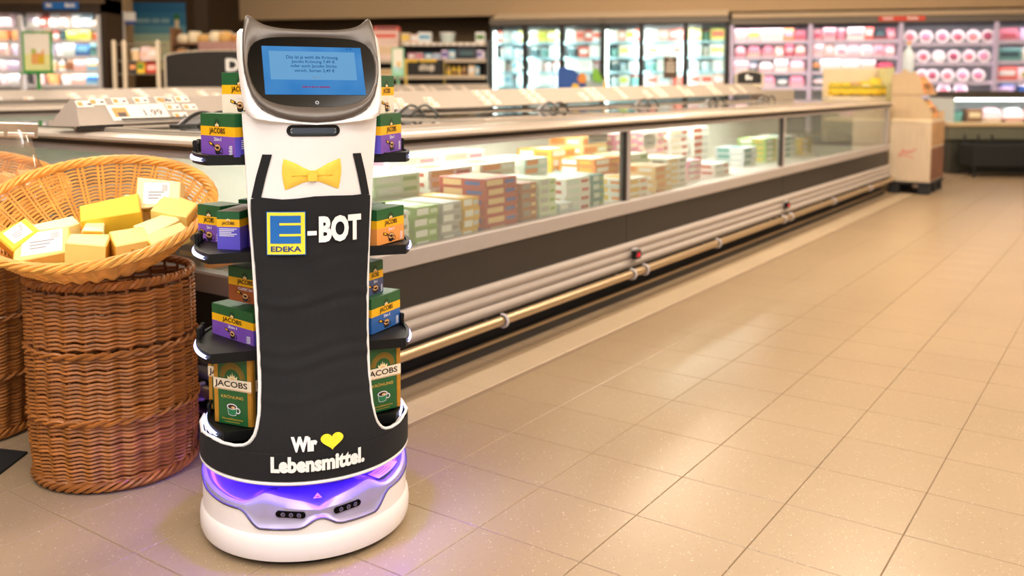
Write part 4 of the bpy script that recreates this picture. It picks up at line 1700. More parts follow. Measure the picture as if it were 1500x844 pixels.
def make_freezer(name, origin, LX, LY, label, detail=True, ridge_end=5.9):
    root = empty(name, origin, ROT)
    tag(root, label, 'freezer')
    e = .05
    step = 2.05
    # plinth and recess
    b = MB()
    b.box(e + .09, LX - .09, .09, LY - .09, 0.0, .15)
    b.build('plinth', PANEL, root)
    b = MB()
    sweep_rect(b, [(-.018, 0), (-.018, .038), (-.012, .046), (-.030, .050), (-.10, .050)], e, LX, 0, LY)
    b.build('kick_plate', PANEL, root)
    b = MB()
    sweep_rect(b, [(-.0115, .034), (-.0075, .036), (-.0075, .044), (-.013, .0475), (-.018, .047)], e, LX, 0, LY)
    b.build('kick_trim', STEEL, root, 40)
    # tank
    b = MB()
    sweep_rect(b, [(-.085, .15), (-.02, .155), (-.02, .38)], e, LX, 0, LY)
    b.grid([[(e + .02, .02, .40), (LX - .02, .02, .40), (LX - .02, LY - .02, .40), (e + .02, LY - .02, .40)], [(.3, .3, .40), (LX - .3, .3, .40), (LX - .3, LY - .3, .40), (.3, LY - .3, .40)]], 1, closed=True)
    b.box(e + .05, LX - .05, .05, LY - .05, .385, .415, 1)
    b.box(.30, LX - .30, LY / 2 - .02, LY / 2 + .02, .415, .80, 1)
    b.build('tank', [PANEL, LINER], root)
    # panels
    xs = [e]
    x = step
    while x < LX - 1.0:
        xs.append(x)
        x += step
    xs.append(LX)
    for x0, x1 in zip(xs, xs[1:]):
        b = MB()
        b.cbox(x0 + .002, x1 - .002, -.0, .018, .252, .384, .002)
        b.build('dark_panel', PANEL, root)
    b = MB()
    b.cbox(e, e + .018, .020, LY, .252, .384, .002)
    b.build('dark_panel', PANEL, root)
    # ribbed bumper: three lobes
    for z0 in (.150, .186, .222):
        b = MB()
        pr = []
        for i in range(9):
            t = PI * i / 8
            pr.append((.012 + .009 * sin(t) + .006 * (z0 < .16), z0 + .0005 + .035 * i / 8))
        sweep_rect(b, [(0, pr[0][1])] + pr + [(0, pr[-1][1])], e, LX, 0, LY)
        b.build('bumper_rib', RIB, root, 50)
    # rail
    rl = -.056
    zr = .136
    pts = [(LX + .03, LY * .5, zr), (LX + .05, .06, zr), (LX + .035, rl + .01, zr), (LX - .05, rl, zr)]
    pts += [(LX - .3 - (LX - .35 - e) * i / 14, rl, zr) for i in range(15)]
    for i in range(1, 8):
        a = PI / 2 * i / 8
        pts.append((e + .05 - .106 * sin(a), rl + .106 * (1 - cos(a)), zr))
    pts += [(e + rl, .06 + (LY - .1) * i / 5, zr) for i in range(6)]
    b = MB()
    b.tube(pts, .0165, 12)
    b.build('guide_rail', STEEL, root, 60)
    if detail:
        br = [(x, 0) for x in (1.04, 1.99, 2.11, 2.93, 3.95, 4.08, 5.0, 6.0)] + [(y, 1) for y in (.17, .85)]
        for p, ax in br:
            b = MB()
            path = []
            for i in range(10):
                t = PI * 1.55 * i / 9 - .35
                path.append((p, rl + .0 - .0195 * cos(t - .2), zr + .0195 * sin(PI - t) * 1.0))
            path = [(p, rl - .002 + .021 * cos(R_(a)), zr + .021 * sin(R_(a))) for a in range(70, 300, 22)]
            path += [(p + .012, .0, zr - .028), (p + .014, .03, zr - .01)]
            if ax:
                path = [(q[1] + e, q[0], q[2]) for q in path]
            b.tube(path, [.0055] * (len(path)), 6)
            b.build('rail_bracket', CLEARB, root, 60)
    # frames and glass
    b = MB()
    sweep_rect(b, [(-.03, .384), (.006, .384), (.010, .388), (.010, .436), (.006, .441), (-.03, .441)], e, LX, 0, LY)
    b.build('lower_frame', FRAME, root, 30)
    b = MB()
    sweep_rect(b, [(-.03, .742), (.004, .742), (.004, .764), (-.03, .764)], e, LX, 0, LY)
    b.build('upper_frame', FRAME, root, 30)
    b = MB()
    sweep_rect(b, [(-.02, .764), (.016, .764), (.016, .778), (-.02, .778)], e, LX, 0, LY)
    b.build('gasket', GASK, root)
    b = MB()
    pr = [(-.10, .776), (.020, .776), (.030, .779), (.034, .785), (.031, .793), (.020, .798), (.0, .800), (-.08, .801), (-.10, .796), (-.10, .776)]
    sweep_rect(b, pr, e, LX, 0, LY)
    b.build('rim', RIMM, root, 40)
    for x in xs[:-1]:
        b = MB()
        if x == e:
            b.cbox(e, e + .055, .0, .05, .441, .742, .012)
        else:
            b.cbox(x - .018, x + .004, .004, .03, .441, .742, .002, 1)
            b.cbox(x + .004, x + .034, .0, .03, .441, .742, .004)
        b.build('mullion', [FRAME, GASK], root)
    b = MB()
    for xa, ya in ((LX - .055, 0), (LX - .055, LY - .05), (e, LY - .05)):
        b = MB()
        b.cbox(xa, xa + .055, ya, ya + .05, .441, .742, .012)
        b.build('corner_post', FRAME, root)
    for x0, x1 in zip(xs, xs[1:]):
        b = MB()
        b.box(x0 + (.034 if x0 > e else .055), x1 - (.018 if x1 < LX else .055), .012, .016, .441, .742)
        b.build('glass_pane', FGLASS, root)
    for xe in (e + .012, LX - .016):
        b = MB()
        b.box(xe, xe + .004, .05, LY - .05, .441, .742)
        b.build('glass_pane', FGLASS, root)
    b = MB()
    b.box(e + .055, LX - .055, LY - .016, LY - .012, .441, .742)
    b.build('glass_pane', FGLASS, root)
    # centre ridge with price slopes
    yr = LY / 2 + .03
    b = MB()
    b.box(.10, LX - .10, yr - .085, yr + .085, .800, .815)
    b.build('ridge_beam', RIMM, root)
    slope = .0095

    def rb(x):
        return .820 + slope * max(0, x)
    b = MB()
    X0, X1 = .02, ridge_end
    sec = [(-.085, 0), (-.080, -.004), (.080, -.004), (.085, 0), (.012, .079), (-.012, .079)]
    b.add([(X0 + (.012 if 3 < i else 0) + (0.02 if i > 3 else 0), yr + y, rb(X0) + z) for i, (y, z) in enumerate(sec)] + [(X1, yr + y, rb(X1) + z) for y, z in sec],
          [tuple(range(6))[::-1], tuple(range(6, 12))] + [(i, (i + 1) % 6, 6 + (i + 1) % 6, 6 + i) for i in range(6)])
    b.box(X0 + .1, X1 - .1, yr - .05, yr + .05, .812, .825)
    b.box(X1 + .04, LX - .15, yr - .06, yr + .06, .812, .90)
    ridge = b.build('price_ridge', RIDGE, root)
    b = MB()
    b.box(X0 - .004, X0 + .14, yr - .089, yr - .078, rb(0) - .010, rb(0) - .002)
    b.box(X0 + .14, X1, yr - .087, yr - .080, rb(3) - .0135, rb(3) - .0105)
    b.build('ridge_foot', GASK, ridge)

    def rf(x, v, d=0.0):
        # v 0 bottom .. 1 top of the front slope
        y = yr - .085 + .073 * v
        z = rb(x) + .079 * v
        n = math.hypot(.073, .079)
        return (x, y - d * .079 / n, z + d * .073 / n)
    if detail:
        price_tag(ridge, rf, .135, .10, .20, .60, big='1.99')
        for x, v in ((.045, .66), (.09, .73), (.165, .74), (.24, .75), (.318, .75), (.392, .75), (.405, .42), (.342, .44), (.352, .10), (.33, .72)):
            price_tag(ridge, rf, x, v, .052, .24)
        rnd = random.Random(12)
        cols = [(1.22, 3), (1.30, 3), (1.36, 1), (1.42, 2), (1.62, 2), (2.0, 3), (2.08, 3), (2.40, 3), (2.48, 3), (2.95, 2), (3.05, 3), (3.12, 3), (3.4, 3), (3.75, 2), (3.9, 3), (3.97, 3), (4.3, 3), (4.4, 2), (4.8, 3), (4.88, 3), (5.2, 2), (5.4, 3)]
        for x, n in cols:
            for k in range(n):
                price_tag(ridge, rf, x + .03 * (n - k) * .5, .10 + .29 * k, .06, .24)
    else:
        x = .5
        rnd = random.Random(4)
        while x < ridge_end - .3:
            for k in range(rnd.choice((1, 2, 3))):
                price_tag(ridge, rf, x + .02 * (3 - k), .10 + .29 * k, .07, .24)
            x += rnd.choice((.10, .12, .22, .35))
    # sliding lids with bow handles, front half and back half
    nl = int((LX - .2) / 1.05)
    for k in range(nl):
        x0 = .10 + 1.05 * k
        b = MB()
        zz = .806 + .004 * (k % 2)
        b.box(x0, x0 + 1.04, .11, yr - .09, zz, zz + .004)
        lid = b.build('lid_glass', LIDG, root)
        b = MB()
        for y0, y1 in ((.10, .112), (yr - .10, yr - .088)):
            b.box(x0, x0 + 1.04, y0, y1, zz - .003, zz + .007)
        for xx in (x0, x0 + 1.03):
            b.box(xx, xx + .012, .112, yr - .10, zz - .003, zz + .006)
        b.build('lid_frame', RIMM, lid)
        if detail or k % 3 == 0:
            b = MB()
            hx = x0 + (.04 if k == 0 else .0) + .14
            for q in (0, .05):
                b.tube([(hx + q + .17 * i / 12, yr - .20 - q * .6, zz + .006 + .042 * sin(PI * i / 12)) for i in range(13)], .0062, 6)
            b.cbox(hx - .01, hx + .15, yr - .215, yr - .16, zz + .004, zz + .012, .002)
            b.prism([(hx + .012 + .13 * i / 10, .004 + .030 * sin(PI * i / 10)) for i in range(11)], lambda u, v, d: (u, yr - .175 + d, zz + .006 + v), 0, .006, 1)
            b.build('lid_handle', [mat('handle_black', '#2A2624', .4), mat('handle_grey', '#B4AFAF', .4)], lid, 60)
    b = MB()
    b.box(.10, LX - .1, yr + .09, LY - .11, .806, .810)
    b.build('lid_glass', LIDG, root)
    return root, xs


FZ = ST(1.48, -1.85)
freezer, fxs = make_freezer('island_freezer', FZ, 6.85, 1.62, 'long island freezer with glass front, grey bumper and price slope, behind the robot')
for x in (2.065, 4.07):
    b = MB()
    b.cbox(x - .028, x + .028, -.052, -.03, .188, .226, .003, 0)
    b.cbox(x - .030, x + .02, -.040, -.03, .226, .236, .003, 1)
    ds = b.build('temperature_display', [BLACKP, CLEARB], freezer)
    b = MB()
    b.text('-18', lambda u, v: (x + u, -.0525, v), -.020, .012, .198, .216)
    b.build('red_digits', REDLED, ds)
make_freezer('island_freezer', ST(2.6, -5.9), 6.6, 1.42, 'second island freezer standing behind the first one, with price slope', False, 6.4)


def fz_pt(x, y, z):
    p = Matrix.Translation(FZ) @ Matrix.Rotation(ROT, 4, 'Z') @ Vector((x, y, z))
    return (p.x, p.y, p.z)


# ------------------------------------------------------------------ frozen goods
CART = {}


def carton_mesh(c1, c2, c3):
    key = (c1, c2, c3)
    if key in CART:
        return CART[key]
    b = MB()
    b.cbox(-.5, .5, -.5, .5, 0, 1, .015, 0)
    f = lambda u, v, d=0: (u - .5, -.5 - .004, v)
    quad(b, f, .06, .25, .55, .85, 1)
    quad(b, f, .62, .3, .92, .7, 2)
    f2 = lambda u, v, d=0: (-.5 - .004, .5 - u, v)
    quad(b, f2, .1, .2, .5, .85, 1)
    quad(b, f2, .58, .3, .9, .7, 2)
    q = lambda u, v, d=0: (u - .5, v - .5, 1.004)
    quad(b, q, .15, .2, .8, .75, 1)
    me_o = b.build('carton', [mat('carton_' + c1, c1, .45, var=.05), mat('print_' + c2, c2, .5), mat('print_' + c3, c3, .5)])
    CART[key] = me_o.data
    bpy.data.objects.remove(me_o)
    return CART[key]


CN = {'#F2F0EA': 'white', '#B9B8B4': 'grey', '#8FB35C': 'green', '#E3B23A': 'yellow', '#B9432C': 'red', '#A8602A': 'rust brown', '#CFE0D6': 'mint', '#D9E6C8': 'pale green', '#E58A3C': 'orange', '#3C8F8A': 'teal',
      '#E9D9C0': 'cream', '#D98AA8': 'pink', '#C7CDD2': 'silver', '#EBC58A': 'buff', '#9A8F86': 'taupe'}
stack_no = {}


def stack(x, y, w, d, h, n, z0, cols, group, place, rz=0.0):
    """n frozen cartons one on top of another, each a thing of its own"""
    me_ = carton_mesh(*cols)
    for k in range(n):
        o = bpy.data.objects.new('frozen_carton', me_)
        COL.objects.link(o)
        o.location = fz_pt(x + random.uniform(-.004, .004), y + random.uniform(-.004, .004), z0 + k * h)
        o.rotation_euler = (0, 0, ROT + rz + random.uniform(-.03, .03))
        o.scale = (w, d, h * .985)
        pos = 'topmost' if k == n - 1 else ('lowest' if k == 0 else ORD[k] + ' up')
        tag(o, f'{CN[cols[0]]} frozen carton, {pos} of {place}', 'carton', group)


G1 = 'frozen cartons behind the first freezer pane'
G2 = 'frozen cartons behind the second freezer pane'
Zb = .4155
# first pane, front row (along the glass)
for x, w_, h, n, cols, pl in [
    (.42, .16, .034, 4, ('#B9B8B4', '#F2F0EA', '#9A8F86'), 'the first front stack, first pane'),
    (.60, .15, .034, 4, ('#F2F0EA', '#B9B8B4', '#9A8F86'), 'the second front stack, first pane'),
    (.755, .12, .035, 4, ('#8FB35C', '#F2F0EA', '#D9E6C8'), 'the green front stack, first pane'),
    (.885, .10, .035, 4, ('#B9B8B4', '#F2F0EA', '#9A8F86'), 'the grey front stack, first pane'),
    (.990, .09, .036, 4, ('#E3B23A', '#F2F0EA', '#C7CDD2'), 'the yellow front stack, first pane'),
    (1.175, .19, .033, 6, ('#B9432C', '#EBC58A', '#3C5FA8'), 'the tall red stack, first pane'),
    (1.345, .10, .033, 5, ('#A8602A', '#9A8F86', '#EBC58A'), 'the rust stack beside the red one, first pane'),
    (1.475, .12, .034, 5, ('#D9E6C8', '#B9B8B4', '#8FB35C'), 'the pale green front stack, first pane'),
    (1.62, .10, .030, 2, ('#C7CDD2', '#F2F0EA', '#B9B8B4'), 'the low silver stack, first pane')]:
    stack(x, .145, w_, .21, h, n, Zb, cols, G1, pl)
for x, w_, h, n, cols, pl in [
    (1.79, .20, .036, 4, ('#F2F0EA', '#CFE0D6', '#B9432C'), 'the white stack before the mullion, first pane'),
    (1.955, .10, .036, 4, ('#3C8F8A', '#CFE0D6', '#8FB35C'), 'the teal stack before the mullion, first pane')]:
    stack(x, .20, w_, .22, h, n, Zb, cols, G1, pl)
for x, w_, h, n, cols, pl in [
    (.62, .24, .036, 6, ('#F2F0EA', '#D9E6C8', '#E3B23A'), 'the wide white stack of the second row, first pane'),
    (.90, .24, .036, 6, ('#D9E6C8', '#F2F0EA', '#8FB35C'), 'the pale stack of the second row, first pane'),
    (1.20, .26, .036, 6, ('#F2F0EA', '#E3B23A', '#B9432C'), 'the white stack behind the red one, first pane'),
    (1.50, .24, .036, 6, ('#E9D9C0', '#E58A3C', '#F2F0EA'), 'the cream stack of the second row, first pane'),
    (1.78, .18, .036, 6, ('#CFE0D6', '#E58A3C', '#F2F0EA'), 'the mint stack of the second row, first pane')]:
    stack(x, .40, w_, .22, h, n, Zb, cols, G1, pl)
for x, w_, h, n, cols, pl in [
    (1.20, .28, .042, 6, ('#F2F0EA', '#C7CDD2', '#D98AA8'), 'the white back stack, first pane'),
    (1.52, .28, .042, 6, ('#F2F0EA', '#B9B8B4', '#D98AA8'), 'the back stack with grey print, first pane'),
    (2.30, .22, .044, 5, ('#E3B23A', '#F2F0EA', '#E58A3C'), 'the yellow back stack by the mullion'),
    (2.60, .26, .044, 6, ('#EBC58A', '#E58A3C', '#F2F0EA'), 'the buff back stack, second pane'),
    (2.95, .28, .044, 6, ('#D98AA8', '#F2F0EA', '#E9D9C0'), 'the pink back stack, second pane'),
    (3.30, .24, .044, 6, ('#E9D9C0', '#F2F0EA', '#D98AA8'), 'the cream back stack, second pane'),
    (3.62, .26, .044, 6, ('#F2F0EA', '#E9D9C0', '#B9432C'), 'the white back stack, second pane'),
    (3.95, .24, .044, 6, ('#F2F0EA', '#B9432C', '#C7CDD2'), 'the last white back stack, second pane')]:
    stack(x, .575, w_, .20, h, n, Zb, cols, G2 if x > 2 else G1, pl)
for x, y, w_, h, n, cols, pl in [
    (2.25, .15, .20, .036, 3, ('#F2F0EA', '#E3B23A', '#E58A3C'), 'the front white stack, second pane'),
    (2.52, .15, .18, .036, 4, ('#EBC58A', '#E58A3C', '#F2F0EA'), 'the front buff stack, second pane'),
    (2.36, .37, .24, .036, 5, ('#E58A3C', '#F2F0EA', '#E3B23A'), 'the orange stack, second pane'),
    (2.68, .37, .22, .036, 5, ('#D9E6C8', '#F2F0EA', '#8FB35C'), 'the pale green stack, second pane'),
    (3.00, .30, .24, .036, 4, ('#F2F0EA', '#EBC58A', '#9A8F86'), 'the wide white stack, second pane'),
    (3.32, .34, .18, .036, 3, ('#D98AA8', '#F2F0EA', '#E9D9C0'), 'the low pink stack, second pane'),
    (3.62, .30, .22, .036, 2, ('#F2F0EA', '#C7CDD2', '#B9432C'), 'the low white stack, second pane'),
    (4.35, .40, .24, .040, 3, ('#C7CDD2', '#3C8F8A', '#F2F0EA'), 'the silver stack, third pane'),
    (4.75, .40, .24, .040, 4, ('#8FB35C', '#F2F0EA', '#E3B23A'), 'the green stack, third pane'),
    (5.15, .40, .26, .040, 4, ('#F2F0EA', '#3C8F8A', '#B9B8B4'), 'the white stack, third pane'),
    (5.55, .40, .24, .040, 3, ('#E3B23A', '#F2F0EA', '#8FB35C'), 'the yellow stack, third pane')]:
    stack(x, y, w_, .20, h, n, Zb, cols, G2 if x < 4 else 'frozen cartons behind the third freezer pane', pl)
# behind the end glass
for x, y, cols, n, pl in [(.20, .95, ('#9A8F86', '#EBC58A', '#A8602A'), 4, 'the taupe stack behind the end glass'), (.20, .42, ('#9A8F86', '#E58A3C', '#EBC58A'), 4, 'the stack by the end glass corner'),
                          (.20, .68, ('#A8602A', '#EBC58A', '#9A8F86'), 4, 'the rust stack behind the end glass')]:
    stack(x, y, .20, .22, .034, n, Zb, cols, 'frozen cartons behind the end glass', pl)
# white price cards hanging behind the glass
for x, w_, z0, z1, lb in ((1.88, .16, .700, .735, 'white price card behind the top of the first freezer pane'), (2.36, .12, .655, .715, 'white price card standing behind the second freezer pane')):
    b = MB()
    b.cbox(-w_ / 2, w_ / 2, -.002, .002, 0, z1 - z0, .0008)
    q = lambda u, v, d=0: (u, -.0024, v)
    quad(b, q, -w_ * .3, (z1 - z0) * .3, w_ * .3, (z1 - z0) * .38, 1)
    o = b.build('price_card', [PAPER, PINK_])
    o.location = fz_pt(x, .05, z0)
    o.rotation_euler = (0, 0, ROT)
    tag(o, lb, 'price card')
# area lights added inside the tanks to brighten the goods
for x in (1.4, 4.0):
    T = Matrix.Translation(FZ) @ Matrix.Rotation(ROT, 4, 'Z') @ Matrix.Translation((x, .46, .795))
    a_ = area('freezer_fill', T.translation, 2.2, .05, 18.0, (1, .97, .9), (0, 0, ROT))

# category boards standing on the price slopes
DARK = mat('board_dark_brown', '#1C130E', .6, var=.04)
CRM = mat('board_cream', '#CDBCA6', .5)


def arch_board(name, label, W, H, loc, rz, text, tr, arch, cat='sign'):
    root = empty(name, loc, rz)
    tag(root, label, cat)
    n = 20
    out = [(-W / 2 - .02, -.03), (W / 2 + .02, -.03), (W / 2 + .02, H * (1 - arch) + .01)] + [(W / 2 * cos(PI * i / n) * 1.03, H * (1 - arch) + .01 + H * arch * sin(PI * i / n)) for i in range(1, n)] + [(-W / 2 - .02, H * (1 - arch) + .01)]
    ins = [(-W / 2, 0), (W / 2, 0), (W / 2, H * (1 - arch))] + [(W / 2 * cos(PI * i / n), H * (1 - arch) + H * arch * sin(PI * i / n)) for i in range(1, n)] + [(-W / 2, H * (1 - arch))]
    b = MB()
    b.prism(out, lambda u, v, d: (u, d, v), .012, 0.0)
    b.build('board_frame', CRM, root)
    b = MB()
    b.prism(ins, lambda u, v, d: (u, d, v), .002, -.004)
    b.build('board_face', DARK, root)
    b = MB()
    if text:
        b.text(text, lambda u, v: (u, -.005, v), *tr)
    else:
        for x0, x1, y0, y1 in tr:
            b.add([(x0, -.005, y0), (x1, -.005, y0), (x1, -.005, y1), (x0, -.005, y1)], [(0, 1, 2, 3)])
    b.build('board_lettering', TAGW, root)
    return root


arch_board('category_board', 'big dark board with rounded top and white lettering, partly hidden by the robot', 1.03, .313, (-2.496, 8.06, .925), R_(2), 'Die', (.0, .24, .137, .248), .16)
arch_board('category_board', 'small dark arched board with a white mark on the price slope', .19, .095, ST(1.48 + 5.75, -1.85 - .84, .955), R_(-8), None, [(-.03, -.005, .03, .07), (.0, .022, .03, .055)], .3)

# ================================================================== BACK OF THE SHOP
FDARK = mat('fridge_dark_frame', '#1C1713', .45, var=.04)
CANO = mat('canopy_cream', '#E6D2B4', .4, var=.02)
CANOD = mat('canopy_shadow_grey', '#6E6355', .5)
SHELFW = mat('shelf_white', '#EDEBEF', .4)
LINW = mat('fridge_liner', '#D5DCDD', .45)
LILAC = mat('lilac_post', '#D8CCEA', .4)
DGLASS = glass('door_glass', '#F4FAF8', .8)
GREYG = mat('cabinet_grey_green', '#6B6A58', .5)
COOL = emat('cool_led_strip', '#F2FBF4', 9.0)
PINKL = emat('pink_led_strip', '#FFE4F4', 5.0)

PROD = {}


def product(kind_, c1, c2):
    """small goods, 1 x 1 x 1, shared by their copies"""
    key = (kind_, c1, c2)
    if key in PROD:
        return PROD[key]
    b = MB()
    m1, m2 = mat('pack_' + c1, c1, .45, var=.06), mat('pack_' + c2, c2, .45, var=.06)
    if kind_ == 'carton':
        b.cbox(-.5, .5, -.5, .5, 0, 1, .03, 0)
        b.add([(-.40, -.506, .35), (.40, -.506, .35), (.40, -.506, .75), (-.40, -.506, .75)], [(0, 1, 2, 3)], 1)
    elif kind_ == 'bottle':
        b.lathe([(.44, 0), (.47, .04), (.47, .55), (.40, .66), (.18, .82), (.17, .9)], 12)
        b.lathe([(.2, .9), (.2, 1.0)], 12, 1)
        b.lathe([(.485, .18), (.485, .48)], 12, 1)
    elif kind_ == 'tub':
        b.lathe([(.38, 0), (.48, .86)], 14)
        b.lathe([(.5, .86), (.5, .97), (.45, 1.0)], 14, 1)
    elif kind_ == 'pouch':
        rows = []
        for v, hw, hd in ((0, .46, .42), (.2, .50, .46), (.6, .48, .30), (.88, .46, .10), (1.0, .46, .03)):
            rows.append([(hw * sx, hd * sy, v) for sx, sy in ((-1, -.6), (-.6, -1), (.6, -1), (1, -.6), (1, .6), (.6, 1), (-.6, 1), (-1, .6))])
        b.grid(rows, closed=True)
        b.add(rows[0], [tuple(range(8))[::-1]])
        b.add([(-.32, -.47, .25), (.32, -.47, .25), (.30, -.37, .62), (-.30, -.37, .62)], [(0, 1, 2, 3)], 1)
    elif kind_ == 'tray':
        rows = []
        for v, h_ in ((0, .40), (.3, .5), (.34, .5), (.36, .44)):
            rows.append([(h_ * sx, h_ * sy, v) for sx, sy in ((-1, -.8), (-.8, -1), (.8, -1), (1, -.8), (1, .8), (.8, 1), (-.8, 1), (-1, .8))])
        b.grid(rows, closed=True)
        rows = []
        for v, h_ in ((.36, .44), (.8, .40), (1.0, .22)):
            rows.append([(h_ * sx, h_ * sy, v) for sx, sy in ((-1, -.8), (-.8, -1), (.8, -1), (1, -.8), (1, .8), (.8, 1), (-.8, 1), (-1, .8))])
        b.grid(rows, 1, closed=True)
        b.add(rows[-1], [tuple(range(8))], 1)
    o = b.build(kind_, [m1, m2], None, 40 if kind_ in ('bottle', 'tub') else None)
    PROD[key] = o.data
    bpy.data.objects.remove(o)
    return PROD[key]


HUE = {}
NAMES = [('#F4F3F0', 'white'), ('#C9E3EE', 'pale blue'), ('#7FB9D6', 'light blue'), ('#E9E27A', 'lemon'), ('#C9D94E', 'lime'), ('#E86A5A', 'red'), ('#F3B7A8', 'salmon'), ('#F5D9DC', 'blush'), ('#6FA9A4', 'sea green'), ('#DDE9E2', 'pale mint'),
         ('#3F5F66', 'slate'), ('#F0C0C8', 'rose'), ('#E08FA0', 'pink'), ('#C8506A', 'crimson'), ('#F2D3C4', 'peach'), ('#EFA46A', 'orange'), ('#E9C9A0', 'tan'), ('#B85A66', 'wine'), ('#8FA24C', 'olive'), ('#B9D7A8', 'soft green'),
         ('#E5DAF0', 'lavender'), ('#3F6FB4', 'blue'), ('#C9A36A', 'caramel'), ('#8A5A3A', 'brown'), ('#F1CC3E', 'yellow'), ('#D8402E', 'scarlet'), ('#2A2F3C', 'navy'), ('#6D5FA8', 'violet'), ('#D7C4E4', 'mauve'), ('#5F8F3C', 'green'), ('#B39A82', 'beige brown')]
NM = dict(NAMES)
HX = {b_: a for a, b_ in NAMES}
KIND_W = {'carton': 'carton', 'bottle': 'bottle', 'tub': 'tub', 'pouch': 'pouch', 'tray': 'tray pack'}
KIND_N = {'carton': 'carton', 'bottle': 'bottle', 'tub': 'tub', 'pouch': 'pouch', 'tray': 'tray_pack'}


def shelf_row(T, rz, x0, x1, y, z, depth, items, place, group, gap=.006):
    """items: (kind, colour, second colour, width weight, height); T: frame matrix"""
    tot = sum(i[3] for i in items)
    x = x0
    for k, (kd, c1, c2, wt, h) in enumerate(items):
        w_ = (x1 - x0) * wt / tot
        if kd:
            o = bpy.data.objects.new(KIND_N[kd], product(kd, HX[c1], HX[c2]))
            COL.objects.link(o)
            o.location = (T @ Vector((x + w_ / 2, y + depth / 2, z)))
            o.rotation_euler = (0, 0, rz)
            dd = depth if kd in ('carton', 'tray', 'pouch') else min(depth, (w_ - gap))
            o.scale = (w_ - gap, dd, min(h * 1.25, .168))
            tag(o, f'{c1} {KIND_W[kd]}, {ORD[k]} from the left {place}', {'tray': 'food pack'}.get(kd, kd), group)
        x += w_


def cabinet(name, label, cat, T, rz, W, D, H, base):
    root = bpy.data.objects.new(name, None)
    COL.objects.link(root)
    root.matrix_world = T @ Matrix.Identity(4)
    return tag(root, label, cat)


def led(T, x, y, z, sx, sy, power, col, rx):
    d = bpy.data.lights.new('cabinet_lamp', 'AREA')
    d.shape = 'RECTANGLE'
    d.size, d.size_y = sx, sy
    d.energy = power
    d.color = col
    o = bpy.data.objects.new('cabinet_lamp', d)
    COL.objects.link(o)
    o.matrix_world = T @ Matrix.Translation((x, y, z)) @ Matrix.Rotation(rx, 4, 'X')
    return o


# ------------------------------------------------------------------ glass door fridges, two units of three doors
DX = [-6.155, -5.659, -5.133, -4.559, -4.033, -3.435, -2.876]
FSH = [(.93, 'bottom'), (1.13, 'third'), (1.33, 'second'), (1.545, 'top')]
for u in (0, 1):
    X0, X1 = DX[3 * u], DX[3 * u + 3]
    root = bpy.data.objects.new('glass_door_fridge', None)
    COL.objects.link(root)
    root.matrix_world = WALL
    tag(root, ('three door glass fridge of dairy goods, standing beside the dry goods shelf', 'three door glass fridge of dairy goods, next to the lilac meat cabinet')[u], 'fridge')
    b = MB()
    b.box(X0, X1, .66, .70, .1, 1.84, 0)
    b.box(X0, X0 + .03, .05, .66, .1, 1.84, 1)
    b.box(X1 - .03, X1, .05, .66, .1, 1.84, 1)
    b.box(X0, X1, .0, .70, .0, .42, 1)
    b.box(X0, X1, .02, .70, 1.80, 1.86, 1)
    b.build('cabinet_body', [LINW, FDARK], root)
    b = MB()
    b.grid([[(X0, -.02, 1.862), (X1, -.02, 1.862)], [(X0, -.06, 1.866), (X1, -.06, 1.866)], [(X0 + (.09 if u == 0 else 0), .12, 1.955), (X1, .12, 1.955)], [(X0 + (.09 if u == 0 else 0), .6, 1.96), (X1, .6, 1.96)]])
    b.grid([[(X0, -.02, 1.862), (X0, -.02, 1.862)], [(X0, .6, 1.862), (X0 + .09, .6, 1.96)]])
    b.build('canopy', CANO, root)
    b = MB()
    b.box(X0 - .01, X1 + .01, -.022, .02, 1.792, 1.862)
    b.build('header', CANOD, root)
    for z, nm in FSH + [(.72, 'x'), (.50, 'y')]:
        b = MB()
        b.box(X0 + .03, X1 - .03, .12, .64, z - .018, z)
        b.box(X0 + .03, X1 - .03, .112, .12, z - .03, z + .004, 1)
        b.build('shelf', [SHELFW, mat('price_rail_blue', '#A9D4E4', .4)], root)
    for k in range(3):
        a0, a1 = DX[3 * u + k], DX[3 * u + k + 1]
        b = MB()
        for xa, xb, za, zb in ((a0, a0 + .035, .42, 1.79), (a1 - .035, a1, .42, 1.79), (a0, a1, .42, .47), (a0, a1, 1.755, 1.79)):
            b.box(xa, xb, -.02, .02, za, zb)
        door = b.build('glass_door', FDARK, root)
        b = MB()
        b.box(a0 + .035, a1 - .035, -.004, .004, .47, 1.755)
        b.build('pane', DGLASS, door)
        b = MB()
        b.cbox(a1 - .028, a1 - .012, -.045, -.02, .85, 1.25, .004)
        b.build('handle', FDARK, door)
    b = MB()
    b.box(X0 + .036, X0 + .070, .03, .05, .5, 1.70)
    b.build('light_strip', COOL, root)
    for k in range(3):
        a0, a1 = DX[3 * u + k], DX[3 * u + k + 1]
        for xx, ang in ((a0 + .02, -40), (a1 - .02, 40)):
            o = led(WALL, 0, 0, 0, .02, .85, 3.4, (.93, 1, .97), 0)
            o.matrix_world = WALL @ Matrix.Translation((xx, .045, 1.32)) @ Matrix.Rotation(R_(ang), 4, 'Z') @ Matrix.Rotation(R_(90), 4, 'X')

